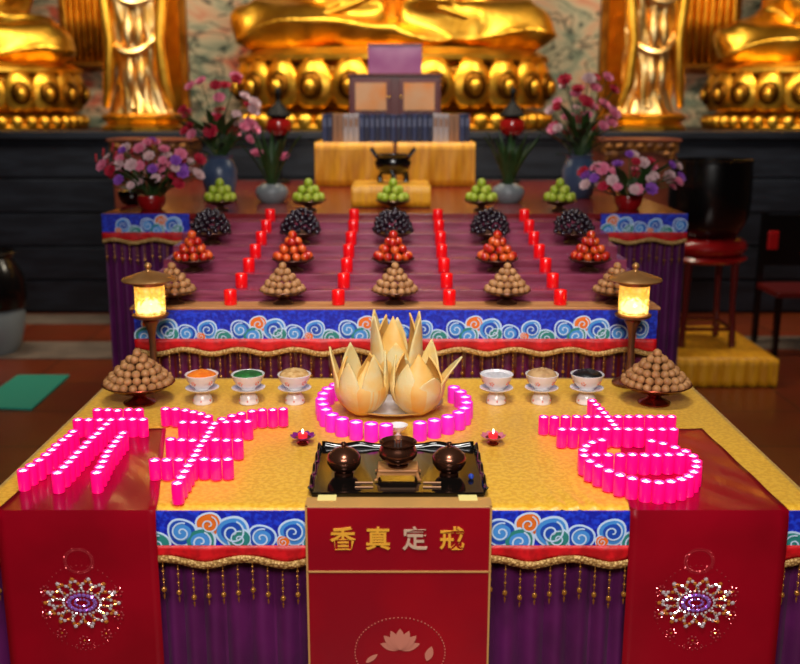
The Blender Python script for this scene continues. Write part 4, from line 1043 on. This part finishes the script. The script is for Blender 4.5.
def standing():
    root = empty('standing_statue', (0, 0, 0), 'x', 'statue')
    MB().lathe([(0, 0), (.34, 0), (.35, .03), (.30, .06), (.33, .09), (.35, .12), (.30, .15), (0, .15)], 40, rf=lambda a, z: 1+.04*math.cos(a*12)).build('lotus_base', 'gold', root)
    def rf(a, z):
        f = .10*math.sin(4*a+5.5*z+.6*math.sin(3*z))+.07*math.sin(7*a-7*z)+.045*math.sin(13*a+11*z)
        return 1+f
    m = MB(); n = 60
    prof = [(0, .14)]+[((.205-.035*math.sin(PI*min(1, t*1.1))+.06*math.exp(-t*12)+.05*t), .14+1.25*t) for t in [k/n for k in range(n+1)]]+[(0, 1.42)]
    m.lathe(prof, 110, sx=1, sy=.75, rf=rf); m.build('robe', 'litgold', root, angle=80)
    m = MB(); m.sphere((0, .02, 1.62), (.27, .18, .34), 18, 12)
    for s in (-1, 1): m.tube([(s*.25, 0, 1.78), (s*.36, -.04, 1.5), (s*.2, -.22, 1.42)], [.09, .075, .05], 12); m.sphere((s*.14, -.25, 1.44), (.06, .05, .08), 10, 8)
    m.tube([(0, .02, 1.85), (0, .02, 2.05)], .07, 12); m.sphere((0, 0, 2.15), (.125, .14, .17), 16, 12); m.sphere((0, .02, 2.34), (.09, .09, .12), 12, 8)
    link('torso', fuse(m, .02, 4, 'torso', ['litgold']), (0, 0, 0), root)
    for s in (-1, 1):
        MB().tube([(s*.24, -.08, 1.5), (s*.25, -.12, 1.1), (s*.21, -.14, .75), (s*.24, -.14, .40), (s*.29, -.10, .2)], [.05, .05, .045, .05, .03], 10).build('sleeve_ribbon', 'gold', root)
    for j in range(2):
        pts = []
        for t in range(17):
            q = t/16; an = PI+.15+q*(PI-.3); rr = .235
            pts.append((rr*math.cos(an), .78*rr*math.sin(an), 1.36-.5*j-.26*math.sin(q*PI)+.10*q*(1 if j % 2 else -1)))
        MB().tube(pts, [.012+.022*math.sin(PI*t/16) for t in range(17)], 8).build('sash', 'litgold', root)
    for s in (-.045, .05):
        MB().tube([(s, -.165+.01*math.sin(k*1.3), 1.3-.065*k) for k in range(18)], [.03+.012*math.sin(k*1.1) for k in range(18)], 10).build('girdle', 'litgold', root)
    return root
s1 = standing(); s1.location = (ony(142, 100, 8.62).x, 8.62, PZ); s1['label'] = 'gold standing statue coloured as brightly lit, left of the main throne'; s1['group'] = 'standing statues'
copy_tree(s1, (ony(645, 100, 8.62).x, 8.62, PZ), 'gold standing statue coloured as brightly lit, right of the main throne', 'standing statues', rz=.25)
def mandorla(p0, p1, pb, D, label):
    xa, xb = ony(p0, 30, D).x, ony(p1, 30, D).x; z0 = ony(100, pb, D).z; w = (xb-xa)/2
    e = empty('gilt_screen', ((xa+xb)/2, D, PZ), label, 'screen', 'gilded screens')
    m = MB(); H = 2.4
    n = 10
    m.grid(lambda u, v: Vector((-w+2*w*u, .03*math.cos(u*2*PI*n), z0-PZ+(H-(z0-PZ))*v)), n*8, 4); m.build('fluted_panel', 'gold', e, solid=.02)
    for s in (-1, 1): MB().box(s*w-.035, s*w+.035, -.04, .05, 0, H).build('post', 'darkgold', e, smooth=False, bevel=.008)
    MB().box(-w, w, -.05, .05, z0-PZ-.05, z0-PZ).build('rail', 'darkgold', e, smooth=False, bevel=.008)
mandorla(64, 124, 62, 10.25, 'fluted gilded screen left of the left standing statue')
mandorla(664, 736, 64, 10.25, 'fluted gilded screen right of the right standing statue')
mandorla(158, 183, 120, 9.2, 'narrow gilded screen close behind the left standing statue')
mandorla(604, 630, 120, 9.2, 'narrow gilded screen close behind the right standing statue')

# ------------------------------------------------------------------ lights (unseen lamps out of frame, mostly added to brighten)
def area(loc, to, sx, sy, e, col):
    l = bpy.data.lights.new('unseen_area_lamp', 'AREA'); l.shape = 'RECTANGLE'; l.size = sx; l.size_y = sy; l.energy = e; l.color = col
    o = bpy.data.objects.new('unseen_area_lamp', l); COL.objects.link(o); o.location = loc
    o.rotation_euler = (Vector(to)-Vector(loc)).to_track_quat('-Z', 'Y').to_euler()
    return o
def spot(loc, to, e, col, ang, blend=.6, size=.15):
    l = bpy.data.lights.new('unseen_spot_lamp', 'SPOT'); l.energy = e; l.color = col; l.spot_size = math.radians(ang); l.spot_blend = blend; l.shadow_soft_size = size
    o = bpy.data.objects.new('unseen_spot_lamp', l); COL.objects.link(o); o.location = loc
    o.rotation_euler = (Vector(to)-Vector(loc)).to_track_quat('-Z', 'Y').to_euler()
spot((0, .9, 4.4), (0, 3.0, .75), 450, (1, .96, .90), 50, .8, .4)
area((0, -.9, 3.3), (0, 2.5, .55), 2.0, .9, 140, (1, .95, .90))  # added fill behind the camera, brightens the table fronts
spot((0, 3.2, 4.4), (0, 4.3, 1.0), 330, (.95, .93, 1), 44, .8, .3)  # added cool spot, brightens the steps
spot((0, 5.4, 4.4), (0, 6.3, 1.2), 170, (1, .92, .82), 52, .8, .3)  # added spot, brightens the golden stand and rear table
area((0, 6.4, 4.3), (0, 9.2, 2.2), 2.6, .7, 125, (1, .88, .66))  # added warm light, gives the gilding something to reflect
area((-2.8, 6.6, 4.2), (-2.5, 8.8, 2.0), 1.0, .6, 68, (1, .88, .68))
area((2.8, 6.6, 4.2), (2.5, 8.8, 2.0), 1.0, .6, 68, (1, .88, .68))
w = bpy.data.worlds.new('world'); sc.world = w; w.use_nodes = True
w.node_tree.nodes['Background'].inputs[0].default_value = (.05, .045, .05, 1); w.node_tree.nodes['Background'].inputs[1].default_value = .3

# ------------------------------------------------------------------ camera
cam = bpy.data.cameras.new('camera'); co = bpy.data.objects.new('camera', cam); COL.objects.link(co)
cam.sensor_width = 36; cam.lens = 36*F/800; cam.shift_x = (400-CX)/800
co.location = (0, 0, EYE); co.rotation_euler = (PI/2-PITCH, 0, 0)
cam.dof.use_dof = True; cam.dof.focus_distance = 2.85; cam.dof.aperture_fstop = 2.0
cam.clip_start = .05
sc.camera = co
sc.view_settings.view_transform = 'Standard'; sc.view_settings.look = 'None'; sc.view_settings.exposure = 0; sc.view_settings.gamma = 1
